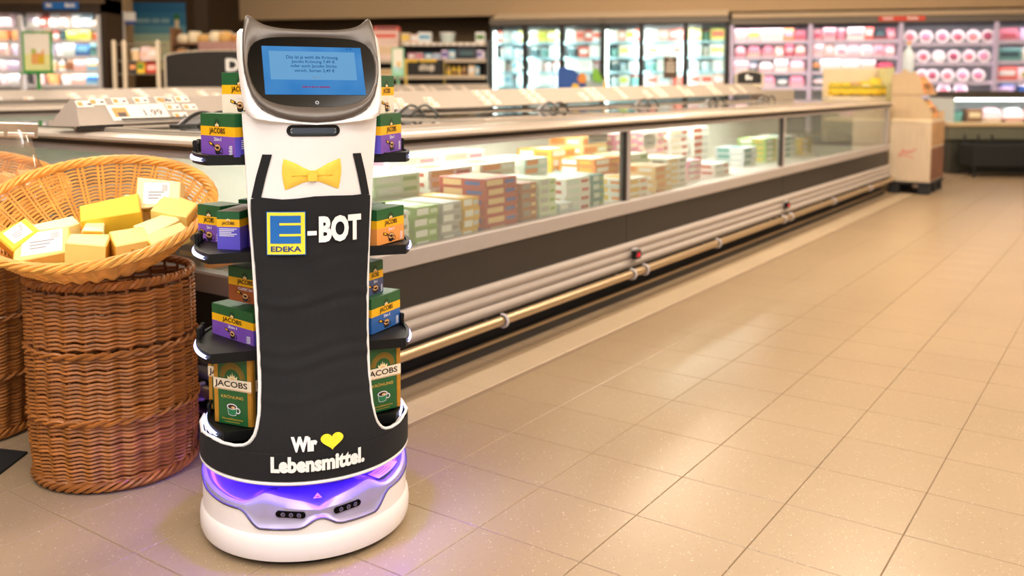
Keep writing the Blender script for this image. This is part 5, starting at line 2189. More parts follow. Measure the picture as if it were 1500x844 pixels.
W_, PB, LB, LE, LI, RE, SA_, BL, SG, PM, SL = 'white', 'pale blue', 'light blue', 'lemon', 'lime', 'red', 'salmon', 'blush', 'sea green', 'pale mint', 'slate'
DOORS = [
    [[('carton', W_, PB, 1, .15), ('carton', PB, LB, 1, .17), ('tub', W_, RE, .8, .11), ('carton', PB, W_, 1.2, .13)],
     [('carton', W_, PM, 1, .14), ('tub', BL, W_, 1, .10), ('carton', PM, LB, 1, .14), ('tub', W_, PB, 1, .11)],
     [('tub', W_, BL, 1, .12), ('carton', PB, W_, 1, .15), ('tub', PM, PB, 1, .11), ('tub', W_, LB, 1, .11)],
     [('carton', RE, W_, .6, .17), ('carton', W_, PB, 1, .16), ('carton', PB, W_, 1, .15), ('carton', LE, W_, .8, .16)]],
    [[('carton', W_, PM, 1.2, .14), ('carton', PM, W_, 1.2, .14), ('tub', W_, BL, 1, .12)],
     [('carton', W_, PB, 1.1, .15), ('tub', BL, W_, 1, .11), ('tub', W_, RE, 1, .12)],
     [('tub', SL, PM, .9, .12), ('tub', SG, PB, .9, .11), ('carton', W_, PB, 1.1, .15)],
     [('carton', W_, LE, 1, .16), ('carton', LE, LI, 1, .17), ('carton', LE, W_, 1, .15), ('carton', W_, LE, .7, .16)]],
    [[('tub', W_, BL, 1, .12), ('carton', W_, PM, 1, .15), ('tub', PB, W_, 1, .12)],
     [('carton', W_, PB, 1.2, .15), ('carton', W_, PM, 1.2, .14), ('tub', BL, RE, .8, .12)],
     [('tub', SL, PB, 1, .12), ('carton', RE, W_, .8, .12), ('carton', W_, PM, 1, .16)],
     [('carton', W_, PB, 1, .15), ('carton', SA_, RE, 1, .15), ('carton', RE, W_, .8, .16), ('carton', W_, RE, 1, .18)]],
    [[('tub', PB, W_, 1, .10), ('carton', PM, LI, 1, .12), ('tub', SG, RE, 1, .12)],
     [('tub', SL, W_, 1, .11), ('tub', PB, LB, 1, .10), ('carton', PM, W_, 1, .11)],
     [('tub', SG, SL, 1, .11), ('carton', W_, LE, 1.1, .15), ('carton', W_, PM, 1, .15)],
     [('carton', W_, BL, 1, .15), ('carton', SA_, W_, .8, .13), ('carton', W_, LI, 1, .14), ('carton', RE, W_, .5, .15)]],
    [[('carton', BL, RE, 1, .12), ('carton', W_, PB, 1, .14), ('tub', RE, W_, .8, .12)],
     [('tub', SG, PB, 1, .11), ('carton', W_, PM, 1, .13), ('carton', W_, BL, 1, .15)],
     [('carton', W_, LE, 1, .15), ('carton', W_, PM, 1.3, .16), ('carton', PM, RE, .8, .15)],
     [('carton', W_, PB, 1, .15), ('carton', SA_, W_, .8, .15), ('carton', RE, W_, 1.1, .20)]],
    [[('carton', BL, RE, 1, .15), ('carton', W_, RE, 1, .15), ('carton', SA_, W_, .9, .15)],
     [('tub', W_, PB, 1, .12), ('tub', PB, W_, 1, .11), ('carton', W_, PM, 1, .12)],
     [('carton', PM, W_, 1, .15), ('tub', W_, PB, .6, .12), ('carton', W_, LE, 1.2, .15)],
     [('carton', LE, W_, 1, .20), ('tub', SG, RE, .7, .12), ('carton', LE, RE, 1.2, .14)]],
]
for k, rows in enumerate(DOORS):
    xa, xb = DX[k] + (.07 if k % 3 == 0 else .04), DX[k + 1] - .035
    for (z, nm), items in zip(FSH, rows):
        shelf_row(WALL, WROT, xa, xb, .13, z + .001, .22, items, f'on the {nm} shelf behind glass door {("one", "two", "three", "four", "five", "six")[k]}', 'dairy goods behind the glass doors')

# ------------------------------------------------------------------ open meat cabinet with lilac posts
MX = [-2.83, -1.82, -.705, .425, 1.55]
meat = bpy.data.objects.new('meat_cabinet', None)
COL.objects.link(meat)
meat.matrix_world = WALL
tag(meat, 'wide open cooling cabinet of meat packs with lilac posts and red sign', 'cabinet')
b = MB()
b.box(MX[0], MX[-1], .68, .72, 0.1, 1.80, 0)
b.box(MX[0] - .03, MX[0], .0, .7, .1, 1.80, 1)
b.box(MX[0], MX[-1], -.05, .72, .08, .32, 2)
b.box(MX[0], MX[-1], .0, .72, .0, .08, 1)
b.box(MX[0], MX[-1], .0, .72, 1.745, 1.80, 1)
b.build('cabinet_body', [LINW, FDARK, GREYG], meat)
b = MB()
b.grid([[(MX[0], -.02, 1.825), (MX[-1], -.02, 1.825)], [(MX[0], -.06, 1.83), (MX[-1], -.06, 1.83)], [(MX[0], .12, 1.905), (MX[-1], .12, 1.905)], [(MX[0], .6, 1.91), (MX[-1], .6, 1.91)]])
b.build('canopy', CANO, meat)
b = MB()
b.box(MX[0] - .01, MX[-1], -.022, .02, 1.745, 1.825)
b.build('header', CANOD, meat)
for x in MX:
    b = MB()
    b.cbox(x - .028, x + .028, .0, .06, .32, 1.745, .006)
    b.build('post', LILAC, meat)
MSH = {0: [.915, 1.115, 1.315, 1.525], 1: [.915, 1.115, 1.315, 1.525], 2: [.80, .985, 1.228, 1.478], 3: [.80, 1.00, 1.24, 1.50]}
PRAIL = mat('price_rail_lilac', '#E4D9F2', .4)
for k in range(4):
    for z in MSH[k] + [.60]:
        b = MB()
        b.box(MX[k] + .028, MX[k + 1] - .028, .06, .66, z - .015, z)
        b.box(MX[k] + .028, MX[k + 1] - .028, .05, .06, z - .035, z + .010, 1)
        b.build('shelf', [SHELFW, PRAIL], meat)
    for z, e in zip(MSH[k][1:] + [1.74], (.85, .85, .85, 1.1)):
        led(WALL, (MX[k] + MX[k + 1]) / 2, .045, z - .045, .95, .02, e, (1, .80, .92), R_(35))
for x0, x1, z0, z1, m, lb, bars in ((-.99, -.43, 1.765, 1.83, mat('sign_red', '#E2442A', .5), 'red header sign with two words above the meat cabinet', ((.10, .32), (.62, .86))),):
    b = MB()
    b.cbox(x0, x1, -.035, -.023, z0, z1, .003)
    o = b.build('header_sign', m)
    o.matrix_world = WALL
    tag(o, lb, 'sign')
    b = MB()
    for u0, u1 in bars:
        for q in range(4):
            ua = x0 + (x1 - x0) * (u0 + (u1 - u0) * q / 4)
            b.cbox(ua, ua + (x1 - x0) * (u1 - u0) * .19, -.037, -.035, z0 + .018, z1 - .016 - .006 * (q % 2), .001)
    b.build('sign_lettering', TAGW, o)

RO, PI_, CR, PE, OR, TA, WI, OL = 'rose', 'pink', 'crimson', 'peach', 'orange', 'tan', 'wine', 'olive'
LAV, MAU = 'lavender', 'mauve'
MEAT = {
    0: [[('tray', RO, W_, 1, .10), ('carton', SL, RO, .7, .09), ('tray', BL, PI_, 1, .12), ('carton', SL, W_, .7, .10), ('tray', RO, PI_, 1.1, .12)],
        [('carton', BL, RO, 1, .12), ('carton', SL, LAV, .6, .12), ('tray', RO, W_, 1.1, .11), ('carton', W_, RO, .9, .13), ('tray', PE, RO, 1.2, .13)],
        [('tray', PI_, RO, 1, .12), ('tray', PE, PI_, 1.2, .12), ('tray', RO, PI_, 1, .12), ('pouch', PE, W_, .8, .12), ('carton', CR, RO, .7, .13), ('tray', PI_, PE, 1, .12)],
        [('carton', BL, W_, .9, .14), ('carton', BL, LE, .9, .15), ('carton', W_, BL, 1.6, .15), ('carton', OR, MAU, .7, .16), ('pouch', PI_, WI, .9, .12)]],
    1: [[('carton', SL, BL, .8, .11), ('tray', BL, RO, 1, .11), ('carton', W_, RO, 1, .10), ('tray', RO, W_, 1, .10)],
        [('carton', SL, OR, .5, .13), ('carton', W_, BL, 1.2, .14), ('carton', PE, W_, 1.2, .13), ('carton', BL, PE, .9, .12), ('tray', WI, CR, 1.2, .10)],
        [('carton', BL, RO, .8, .13), ('pouch', PE, RO, .8, .13), ('pouch', W_, PI_, .9, .15), ('pouch', BL, RO, .9, .14), ('pouch', W_, RO, .9, .15), ('pouch', RO, PI_, .8, .14), ('pouch', RO, W_, .8, .14)],
        [('pouch', RO, CR, .7, .15), ('carton', RO, PI_, .9, .16), ('tub', PI_, W_, .8, .13), ('carton', W_, RO, 1.2, .16), ('carton', RE, W_, .6, .14), ('tray', WI, SL, .9, .10), ('pouch', PI_, RO, .7, .14)]],
    3: [[('tub', MAU, 'blue', 1, .12), ('tub', 'blue', W_, 1, .12), ('tray', RO, MAU, 1, .10), ('carton', BL, PI_, 1, .12)],
        [('carton', RE, W_, .9, .15), ('pouch', BL, OL, 1, .16), ('carton', SA_, RE, 1, .14), ('carton', PI_, W_, 1, .14)],
        [('carton', SG, SL, .9, .16), ('carton', PM, W_, .5, .16), ('carton', RE, PI_, 1, .17), ('carton', RO, W_, 1, .15)],
        [('pouch', PI_, WI, 1, .17), ('pouch', MAU, W_, 1, .17), ('pouch', RO, PI_, 1, .16), ('carton', BL, RO, 1, .15)]],
}
SHN = ['lowest', 'third', 'second', 'top']
BAYN = ['first lilac bay', 'second lilac bay', 'plate bay', 'last lilac bay']
for k, rows in MEAT.items():
    for j, items in enumerate(rows):
        shelf_row(WALL, WROT, MX[k] + .035, MX[k + 1] - .035, .075, MSH[k][j] + .001, .20, items, f'on the {SHN[j]} shelf of the {BAYN[k]}', 'packs in the meat cabinet')
# round cold cut plates standing on edge in the plate bay
PLW = mat('plate_white', '#F3EEF0', .35)


def plate(x, z, c1, c2, label, r=.082, blank=False):
    root = bpy.data.objects.new('meat_plate', None)
    COL.objects.link(root)
    root.matrix_world = WALL @ Matrix.Translation((x, .12, z + r * .985)) @ Matrix.Rotation(R_(-14), 4, 'X')
    tag(root, label, 'meat platter', 'round meat platters on edge')
    T = Matrix.Rotation(PI / 2, 4, 'X')
    b = MB()
    b.lathe([(.001, .0), (r * .7, .0), (r, .012), (r, .016), (r * .72, .005), (.001, .004)], 26, T=T)
    b.build('dish', PLW, root, 40)
    b = MB()
    if not blank:
        b.lathe([(r * .62, .0045), (r * .60, .012), (r * .45, .017), (.001, .018)], 20, T=T)
        b.lathe([(r * .25, .0170), (r * .22, .021), (.001, .0215)], 12, 1, c=(r * .12, -r * .1), T=T)
    else:
        b.lathe([(r * .62, .0045), (r * .6, .008), (.001, .009)], 20, T=T)
    b.build('meat_rosette', [mat('meat_' + c1, c1, .4, var=.15, vscale=60), mat('meat_' + c2, c2, .4, var=.15, vscale=60)], root, 40)


PKC = [('#E58A97', '#D96D80'), ('#D98AB0', '#E7B4C8'), ('#DB82A0', '#C888B8'), ('#D8788C', '#C06078'), ('#E88C94', '#EE9C9C'), ('#A84868', '#C05C80')]
PKN = ['pink', 'mauve pink', 'pink and violet', 'dusky pink', 'salmon pink', 'dark red']
for j, (z, nm, xs_) in enumerate(((1.478, 'top', [-.575, -.385, -.19, -.005, .175, .345]), (1.228, 'second', [-.585, -.41, -.225, -.045, .135, .31]), (.985, 'third', [-.42, -.29, -.11, .07, .255]), (.80, 'lowest', [-.15, .05]))):
    for i, x in enumerate(xs_):
        q = (i + 2 * j) % 6
        bl_ = (j == 1 and i == 2)
        plate(x, z + .001, *(PKC[q] if not bl_ else ('#F1E6E6', '#F1E6E6')), f'round white plate of {PKN[q] if not bl_ else "pale"} cold cuts, {ORD[i]} on the {nm} plate shelf', .082 if j else .086, bl_)

# ------------------------------------------------------------------ left cooling shelf
LT = Matrix.Translation((0, 10.5, 0))
lf = bpy.data.objects.new('cooling_shelf', None)
COL.objects.link(lf)
lf.matrix_world = LT
tag(lf, 'open white cooling shelf of dairy goods with a blue sign, left of the pillar', 'cooling shelf')
LX = [-7.4, -5.60, -4.705]
b = MB()
b.box(LX[0], LX[-1] + .0, .42, .45, 0, 1.76, 0)
b.box(LX[-1] + .055, LX[-1] + .11, -.02, .45, 0, 1.92, 1)
b.box(LX[0], LX[-1] + .055, .0, .45, 0, .5, 1)
b.box(LX[0], LX[-1] + .11, -.02, .45, 1.76, 2.0, 1)
b.build('cabinet_body', [LINW, mat('fridge_brown_black', '#3A2C20', .5)], lf)
b = MB()
b.box(LX[0], LX[-1] + .11, -.04, -.02, 1.86, 1.90)
b.build('header', mat('header_brown', '#6A543C', .5), lf)
for x in LX[1:]:
    b = MB()
    b.cbox(x - .02, x + .03, .02, .08, .5, 1.74, .006)
    b.build('post', SHELFW, lf)
LSH = [.95, 1.105, 1.275, 1.45, 1.60]
for k in range(2):
    for z in LSH + [.7]:
        b = MB()
        b.box(LX[k] + .03, LX[k + 1] - .02, .08, .42, z - .02, z)
        b.box(LX[k] + .03, LX[k + 1] - .02, .07, .08, z - .036, z + .006)
        b.build('shelf', SHELFW, lf)
for k, xm in enumerate((-6.3, -5.05)):
    for z, e in zip(LSH[1:] + [1.74], (1.0, 1.0, 1.0, 1.0, 1.3)):
        led(LT, xm, .065, z - .045, (1.4, .8)[k], .02, e * (1.3, .9)[k], (1, .96, .92), R_(35))
LEFT = {
    0: [[('tub', BL, W_, 1, .10), ('tub', W_, PE, 1, .10), ('carton', MAU, W_, 1, .10), ('tub', W_, BL, 1, .11), ('tub', BL, W_, 1, .10), ('carton', W_, LAV, 1, .11)],
        [('tub', BL, MAU, 1, .10), ('tub', W_, PE, 1, .11), ('tub', W_, BL, 1, .10), ('carton', W_, LAV, 1, .11), ('tub', BL, W_, 1, .10), ('carton', MAU, LAV, 1, .09)],
        [('tub', PE, W_, 1, .12), ('carton', LAV, W_, 1, .12), ('tub', W_, BL, 1, .13), ('tub', W_, PE, 1, .12), ('carton', PE, RO, 1, .12), ('tub', LAV, W_, 1, .11)],
        [('tub', OR, PE, 1, .12), ('tub', PE, OR, 1, .12), ('tub', OR, TA, 1, .12), ('tub', PE, OR, 1, .12), ('tub', OR, PE, 1, .12), ('tub', OR, TA, 1, .11)],
        [('carton', BL, W_, 1, .13), ('carton', W_, BL, 1, .14), ('carton', BL, RO, 1, .13), ('carton', W_, PE, 1, .14), ('carton', BL, W_, 1.2, .13), (None, 0, 0, .6, 0)]],
    1: [[('tub', BL, W_, 1, .10), ('tub', OR, W_, 1, .11), ('tub', W_, OR, 1, .10), ('carton', SA_, BL, 1, .10), ('carton', LB, 'blue', 1, .10)],
        [('tub', W_, BL, 1, .09), ('tub', TA, W_, 1, .10), ('bottle', W_, OR, .7, .12), ('tub', 'brown', TA, .8, .10), ('carton', SA_, RO, 1, .10), ('carton', LB, TA, 1, .11)],
        [('carton', LAV, W_, 1.6, .11), ('tub', W_, LAV, .8, .11), ('carton', PM, W_, .8, .12), ('carton', 'blue', LB, 1, .10), ('carton', SG, SL, .6, .13)],
        [('tub', PE, TA, 1, .12), ('tub', OR, RE, .8, .13), ('bottle', RE, W_, .6, .13), ('tub', SL, RE, .8, .12), ('carton', 'lime', LE, 1, .10), ('carton', LE, 'yellow', .9, .10), ('tub', RE, W_, .7, .08)],
        [('carton', W_, LAV, 1, .15), ('pouch', RE, PE, .7, .11), ('pouch', W_, PE, .9, .13), ('pouch', PE, W_, .9, .14), ('tub', W_, PB, 1, .14), ('pouch', PB, W_, 1, .13), ('pouch', TA, PE, .6, .09)]],
}
LSN = ['lowest', 'fourth', 'third', 'second', 'top']
for k, rows in LEFT.items():
    for j, items in enumerate(rows):
        xa = LX[k] + .05 if k else -6.55
        shelf_row(LT, 0, xa, LX[k + 1] - .03, .09, LSH[j] + .001, .20, items, f'on the {LSN[j]} shelf of the {("outer", "inner")[k]} cooling bay', 'goods on the left cooling shelf')
b = MB()
x0, x1, z0, z1 = -5.27, -4.88, 1.79, 1.875
b.cbox(x0, x1, 10.44, 10.455, z0, z1, .003)
sg = tag(b.build('header_sign', mat('sign_blue', '#1F6FC4', .5)), 'blue header sign with two white words above the cooling shelf', 'sign')
b = MB()
for u0, u1 in ((.08, .25), (.63, .92)):
    for q in range(4):
        ua = x0 + (x1 - x0) * (u0 + (u1 - u0) * q / 4)
        b.cbox(ua, ua + (x1 - x0) * (u1 - u0) * .19, 10.437, 10.440, z0 + .026, z1 - .022 + .008 * (q == 0), .001)
b.build('sign_lettering', TAGW, sg)


# ------------------------------------------------------------------ poster stands on the second freezer
def poster_stand(name, label, loc, W, H, rz, frame_m, art):
    root = empty(name, loc, rz)
    tag(root, label, 'poster')
    b = MB()
    for xa, xb, za, zb in ((-W / 2, -W / 2 + .014, 0, H), (W / 2 - .014, W / 2, 0, H), (-W / 2, W / 2, 0, .014), (-W / 2, W / 2, H - .014, H)):
        b.cbox(xa, xb, -.008, .008, za, zb, .003)
    b.cbox(-W / 2 - .01, W / 2 + .01, -.04, .04, -.012, .0, .003)
    b.build('poster_frame', frame_m, root)
    b = MB()
    b.cbox(-.012, .012, -.01, .01, .815 - loc[2], -.012, .003)
    b.build('poster_foot', frame_m, root)
    b = MB()
    q = lambda u, v, d=0: (u * W / 2, -.0025 - d, v * H)
    b.box(-W / 2 + .01, W / 2 - .01, -.002, .002, .01, H - .01, 0)
    mats_ = [art[0]]
    for k, (u0, v0, u1, v1, m) in enumerate(art[1]):
        mats_.append(m)
        quad(b, q, u0, v0, u1, v1, k + 1, .0004 * (k + 1))
    b.build('poster_sheet', mats_, root)
    return root


P_ = lambda h_: mat('poster_' + h_, h_, .5, var=.03)
poster_stand('poster_stand', 'green framed poster with an orange product picture, standing before the cooling shelf', (-3.49, 6.8, 1.035), .21, .30, R_(6), P_('#3F9A45'),
             (P_('#F2E4D2'), [(-.86, .05, .86, .45, P_('#E9E29A')), (-.4, .2, .45, .55, P_('#E8A45A')), (.05, .22, .45, .40, P_('#D9B020')), (-.4, .45, -.1, .58, P_('#B9C46A')), (-.05, .47, .3, .6, P_('#F2E9DA'))]))
poster_stand('poster_stand', 'mint framed upright poster in front of the dry goods shelf', (-1.235, 10.0, 1.045), .135, .30, 0, P_('#8FCBA0'),
             (P_('#F4EBDD'), [(-.86, .05, .86, .30, P_('#A9D8C8')), (-.2, .25, .4, .5, P_('#EDC46A')), (-.5, .18, .1, .35, P_('#BFD9E8'))]))
# blue wall poster with a bottle
pr = empty('wall_poster', (-5.03, 13.05, 1.16), 0)
tag(pr, 'tall poster fading from blue sky to cream with a pale bottle, on the back wall', 'poster')
b = MB()
bands = [('#1F5F86', .80, .94), ('#2F6F90', .62, .80), ('#5F93A0', .50, .62), ('#A9BFA6', .40, .50), ('#DCD9AE', .22, .40), ('#B9CFA6', .12, .22), ('#C9C08A', .0, .12)]
for k, (c, v0, v1) in enumerate(bands):
    b.box(-.44, .44, -.004, .004, v0, v1, k)
b.build('poster_sheet', [P_(c) for c, _, _ in bands], pr)
b = MB()
b.prism([(.22, .0), (.42, .0), (.43, .30), (.38, .48), (.345, .60), (.345, .70), (.285, .70), (.285, .60), (.25, .48), (.21, .30)], lambda u, v, d: (u, -.005 - d, v), 0, .002, 0)
b.prism([(.28, .70), (.35, .70), (.36, .74), (.34, .78), (.29, .78), (.27, .74)], lambda u, v, d: (u, -.005 - d, v), 0, .002, 1)
b.build('bottle_picture', [P_('#D8C69A'), P_('#2F6A3A')], pr)
b = MB()
for u0, u1 in ((-.30, -.24), (-.23, -.17), (-.16, -.10), (-.09, -.06), (-.03, .01), (.02, .07), (.10, .15), (.16, .21)):
    b.box(u0, u1, -.007, -.004, .655, .715)
b.build('poster_lettering', P_('#8FB0B4'), pr)
b = MB()
b.box(-4.96, -4.84, 11.90, 11.94, 1.72, 1.765, 1)
b.box(-4.99, -4.84, 11.90, 11.93, 1.765, 1.875, 0)
b.box(-5.01, -4.985, 11.90, 11.94, 0, 1.885, 0)
tag(b.build('aisle_flag', [TAGW, P_('#3F5FA8')]), 'small white aisle flag with a blue edge in front of the blue poster', 'sign')
# rack with white posts and red goods
rk = empty('display_rack', (-4.12, 9.9, 0), 0)
tag(rk, 'white wire rack with slim posts standing right of the pillar', 'rack')
for x in (-.14, -.03, .33):
    b = MB()
    b.cbox(x - .018, x + .018, -.02, .02, 0, 1.42 if x < .4 else 1.36, .005)
    b.build('rack_post', mat('rack_cream', '#E6D6BE', .45), rk)
for z in (1.06, 1.20, 1.38):
    b = MB()
    for q in range(4):
        b.tube([(-.15, .02 + .08 * q, z), (.34, .02 + .08 * q, z)], .006, 5)
    for q in range(6):
        b.tube([(-.12 + .085 * q, .0, z), (-.12 + .085 * q, .3, z)], .005, 5)
    b.build('rack_shelf', mat('rack_grey', '#8F8676', .45), rk)
RT = Matrix.Translation((-4.12, 9.9, 0))
shelf_row(RT, 0, .0, .31, .03, 1.067, .12, [('carton', 'navy', OR, .8, .10), ('carton', 'yellow', 'green', .8, .11), ('pouch', 'scarlet', SA_, 1.4, .12)], 'on the lower shelf of the white rack', 'goods on the white rack')
shelf_row(RT, 0, .0, .31, .03, 1.207, .12, [('tub', TA, W_, 1, .10), ('pouch', BL, SA_, 1.1, .12), ('carton', PE, W_, .8, .11)], 'on the middle shelf of the white rack', 'goods on the white rack')

# ------------------------------------------------------------------ bread shelf
WOODC = mat('shelf_wood', '#8A6242', .55, var=.12, vscale=8, stretch=(1, 8, 8))
br = empty('bread_shelf', (-3.75, 11.6, 0), 0)
tag(br, 'bread shelf of pale loaves behind the big dark board', 'shelf')
for z, m in ((1.30, 'y'), (1.47, 'p')):
    b = MB()
    b.box(-.50, .52, .0, .35, z - .02, z)
    b.build('shelf_board', WOODC, br)
b = MB()
b.box(-.18, .52, -.012, .0, 1.47 - .09, 1.485)
b.build('price_rail', mat('rail_rosy', '#B88A80', .5, var=.1), br)
b = MB()
b.box(-.14, .52, -.02, -.008, 1.30 - .03, 1.375)
b.build('yellow_rail', mat('rail_yellow', '#F0C414', .5), br)
b = MB()
for x in (-.52, .52):
    b.box(x - .015, x + .015, .0, .36, 0, 1.66)
b.box(-.52, .52, .34, .36, 0, 1.55)
b.build('shelf_side', WOODC, br)
rnd = random.Random(31)
LOAF = []
for c in ('#EAD7B4', '#D9A860', '#C98A48'):
    b = MB()
    b.lathe([(.001, 0), (.40, .02), (.5, .3), (.46, .65), (.3, .9), (.001, 1.0)], 14)
    for q in (-.2, 0.05, .3):
        b.box(q - .03, q + .03, -.3, .3, .80, .97, 1)
    o = b.build('bread_loaf', [mat('loaf_' + c, c, .65, var=.2, vscale=12), mat('loaf_flour', '#F4EAD6', .7)], None, 50)
    LOAF.append(o.data)
    bpy.data.objects.remove(o)
LN = ['floury pale', 'golden', 'brown crusted']
k = 0
for z, nm, xs_ in ((1.472, 'upper', [-.40, -.27, -.14, .0, .13, .27, .41]), (1.302, 'lower', [-.42, -.31, -.20, -.08, .05, .2, .36])):
    for i, x in enumerate(xs_):
        t = (0, 0, 1, 0, 1, 2, 1, 2, 1, 0, 2, 0, 1, 2)[k]
        o = bpy.data.objects.new('bread_loaf', LOAF[t])
        COL.objects.link(o)
        o.location = (-3.75 + x, 11.72, z)
        o.rotation_euler = (0, 0, rnd.uniform(0, 3))
        o.scale = (.20, .16, rnd.uniform(.11, .17) if z > 1.4 else rnd.uniform(.08, .115))
        tag(o, f'{LN[t]} loaf, {ORD[i]} from the left on the {nm} board of the bread shelf', 'bread', 'loaves on the bread shelf')
        k += 1

# ------------------------------------------------------------------ dry goods shelf right of the robot
dg = empty('dry_goods_shelf', (0, 12.5, 0), 0)
tag(dg, 'dark shelf unit of dry goods between the robot and the glass door fridges', 'shelf')
RACKD = mat('rack_dark', '#3A3028', .5)
b = MB()
b.box(-1.95, -.33, .40, .42, 0, 1.53)
for x in (-1.95, -.35):
    b.box(x, x + .03, .0, .42, 0, 1.56)
b.build('rack_back', RACKD, dg)
b = MB()
for xa, xb, z in ((-1.93, -.35, .9), (-1.93, -.35, 1.06), (-1.50, -.35, 1.285), (-1.50, -.35, 1.505), (-1.93, -1.5, 1.275)):
    b.box(xa, xb, .0, .40, z - .02, z)
    b.box(xa, xb, -.012, .0, z - .035, z + .012, 1)
b.build('shelf_board', [RACKD, mat('rail_pale', '#CDBBA4', .5)], dg)
for i in range(12):
    b = MB()
    b.cbox(-1.44 + .09 * i, -1.385 + .09 * i, -.018, -.012, 1.478, 1.51, .001)
    b.build('price_tag', TAGW, dg)
DT = Matrix.Translation((0, 12.5, 0))


def one(kd, c1, c2, x, y, z, w_, d, h, label, cat, name=None, rz=0.0):
    o = bpy.data.objects.new(name or KIND_N[kd], product(kd, HX[c1], HX[c2]))
    COL.objects.link(o)
    o.location = (x, y, z)
    o.rotation_euler = (0, 0, rz)
    o.scale = (w_, d, h)
    return tag(o, label, cat)


one('carton', 'peach', 'tan', -1.71, 12.66, 1.276, .36, .28, .25, 'large peach carton at the bottom of the stack beside the robot head', 'carton', 'shipping_carton')
one('carton', 'peach', 'red', -1.71, 12.66, 1.527, .36, .28, .145, 'peach carton with red print in the middle of the stack beside the robot head', 'carton', 'shipping_carton')
one('carton', 'red', 'navy', -1.70, 12.66, 1.673, .34, .26, .06, 'flat red and navy carton topmost of the stack beside the robot head', 'carton', 'shipping_carton')
TOP = 1.506
one('carton', 'tan', 'yellow', -1.44, 12.6, TOP, .12, .2, .14, 'tan carton at the left end of the top dry goods shelf', 'carton')
one('carton', 'peach', 'white', -1.32, 12.6, TOP, .11, .2, .12, 'peach carton beside the white one on the top dry goods shelf', 'carton')
one('carton', 'white', 'light blue', -1.18, 12.6, TOP, .18, .2, .15, 'wide white carton with blue top print on the top dry goods shelf', 'carton')
one('tub', 'pale mint', 'white', -.875, 12.6, TOP, .22, .22, .15, 'big grey white drum alone on the top dry goods shelf', 'tub')
one('carton', 'white', 'green', -.43, 12.6, TOP, .13, .2, .15, 'white and green carton at the fridge end of the top dry goods shelf', 'carton')
MID = 1.286
for i, (kd, c1, c2, x, w_, h) in enumerate([('carton', 'pink', 'white', -1.36, .10, .09), ('carton', 'rose', 'crimson', -1.25, .10, .09), ('carton', 'light blue', 'white', -1.13, .10, .085), ('carton', 'lavender', 'light blue', -1.02, .10, .085),
                                            ('carton', 'mauve', 'violet', -.91, .09, .13), ('carton', 'light blue', 'white', -.81, .09, .13), ('carton', 'lavender', 'violet', -.44, .07, .13), ('carton', 'mauve', 'white', -.385, .035, .12)]):
    one(kd, c1, c2, x, 12.6, MID, w_, .18, h, f'{c1} carton, {ORD[i]} from the left on the middle dry goods shelf', 'carton')
one('pouch', 'navy', 'slate', -.62, 12.52, MID + .012, .27, .10, .175, 'dark navy bag hanging over the middle dry goods shelf', 'bag', 'bag')
for i, (c1, c2, x) in enumerate([('caramel', 'yellow', -.86), ('yellow', 'brown', -.79), ('yellow', 'caramel', -.72), ('caramel', 'brown', -.65)]):
    one('bottle', c1, c2, x, 12.55, 1.061, .062, .062, .15, f'yellow labelled jar, {ORD[i]} from the left on the lower dry goods shelf', 'jar', 'jar')
one('carton', 'tan', 'white', -.55, 12.6, 1.061, .09, .18, .15, 'tan carton right of the jars on the lower dry goods shelf', 'carton')
one('carton', 'light blue', 'white', -.47, 12.6, 1.061, .05, .18, .14, 'light blue carton near the fridge on the lower dry goods shelf', 'carton')
one('carton', 'tan', 'caramel', -1.72, 12.6, 1.061, .30, .18, .10, 'tan carton under the large carton stack beside the robot', 'carton')
rt = empty('aisle_board', (-1.02, 11.0, 1.06), 0)
tag(rt, 'dark aisle board with a pale word and yellow strips above it', 'sign')
b = MB()
b.cbox(-.21, .21, -.01, .01, 0, .185, .003)
b.build('board_face', DARK, rt)
b = MB()
for i, (x, h) in enumerate([(-.085, .055), (-.055, .075), (-.02, .07), (.015, .055), (.045, .07), (.07, .06)]):
    b.cbox(x, x + .026, -.013, -.010, .055 - .015 * (i == 4), .055 + h, .001)
b.build('board_lettering', mat('board_pale', '#CFC2B0', .5), rt)
b = MB()
b.cbox(-.25, -.10, -.014, .01, .155, .185, .003)
b.cbox(-.08, .12, -.014, .01, .158, .186, .003)
b.build('yellow_strip', mat('strip_yellow', '#F2C21C', .5), rt)
b = MB()
b.cbox(-.26, -.23, -.012, .012, -.15, .19, .003)
b.cbox(.21, .22, -.012, .012, -.15, .16, .003)
b.build('board_post', mat('post_yellow', '#DDBB58', .5), rt)

# ------------------------------------------------------------------ things on the freezers
# blue cut-out topper with a bird like outline (plain colours)
tp = empty('cardboard_topper', (.62, 8.9, .90), R_(0))
tag(tp, 'blue cardboard topper with orange and green shapes on the second freezer', 'display')
b = MB()
b.prism([(-.18, .0), (.0, .0), (.10, .03), (.06, .12), (-.02, .19), (-.12, .215), (-.18, .20)], lambda u, v, d: (u, d, v), .006, -.006)
b.build('blue_panel', mat('topper_blue', '#24509C', .5, var=.08), tp)
b = MB()
b.prism([(.03, .06), (.09, .06), (.10, .12), (.07, .16), (.03, .15), (.01, .10)], lambda u, v, d: (u, d, v), -.006, -.014)
b.build('orange_panel', mat('topper_orange', '#D98A3A', .5), tp)
b = MB()
b.prism([(.16, .08), (.24, .06), (.25, .10), (.21, .19), (.17, .21), (.15, .14)], lambda u, v, d: (u, d, v), -.006, -.014)
b.build('green_panel', mat('topper_green', '#7DB83A', .5), tp)
b = MB()
b.prism([(-.06, -.02), (.03, -.02), (.02, .05), (-.03, .06)], lambda u, v, d: (u, d, v), -.014, -.020)
b.prism([(.26, .02), (.30, .02), (.28, .14)], lambda u, v, d: (u, d, v), -.004, -.010)
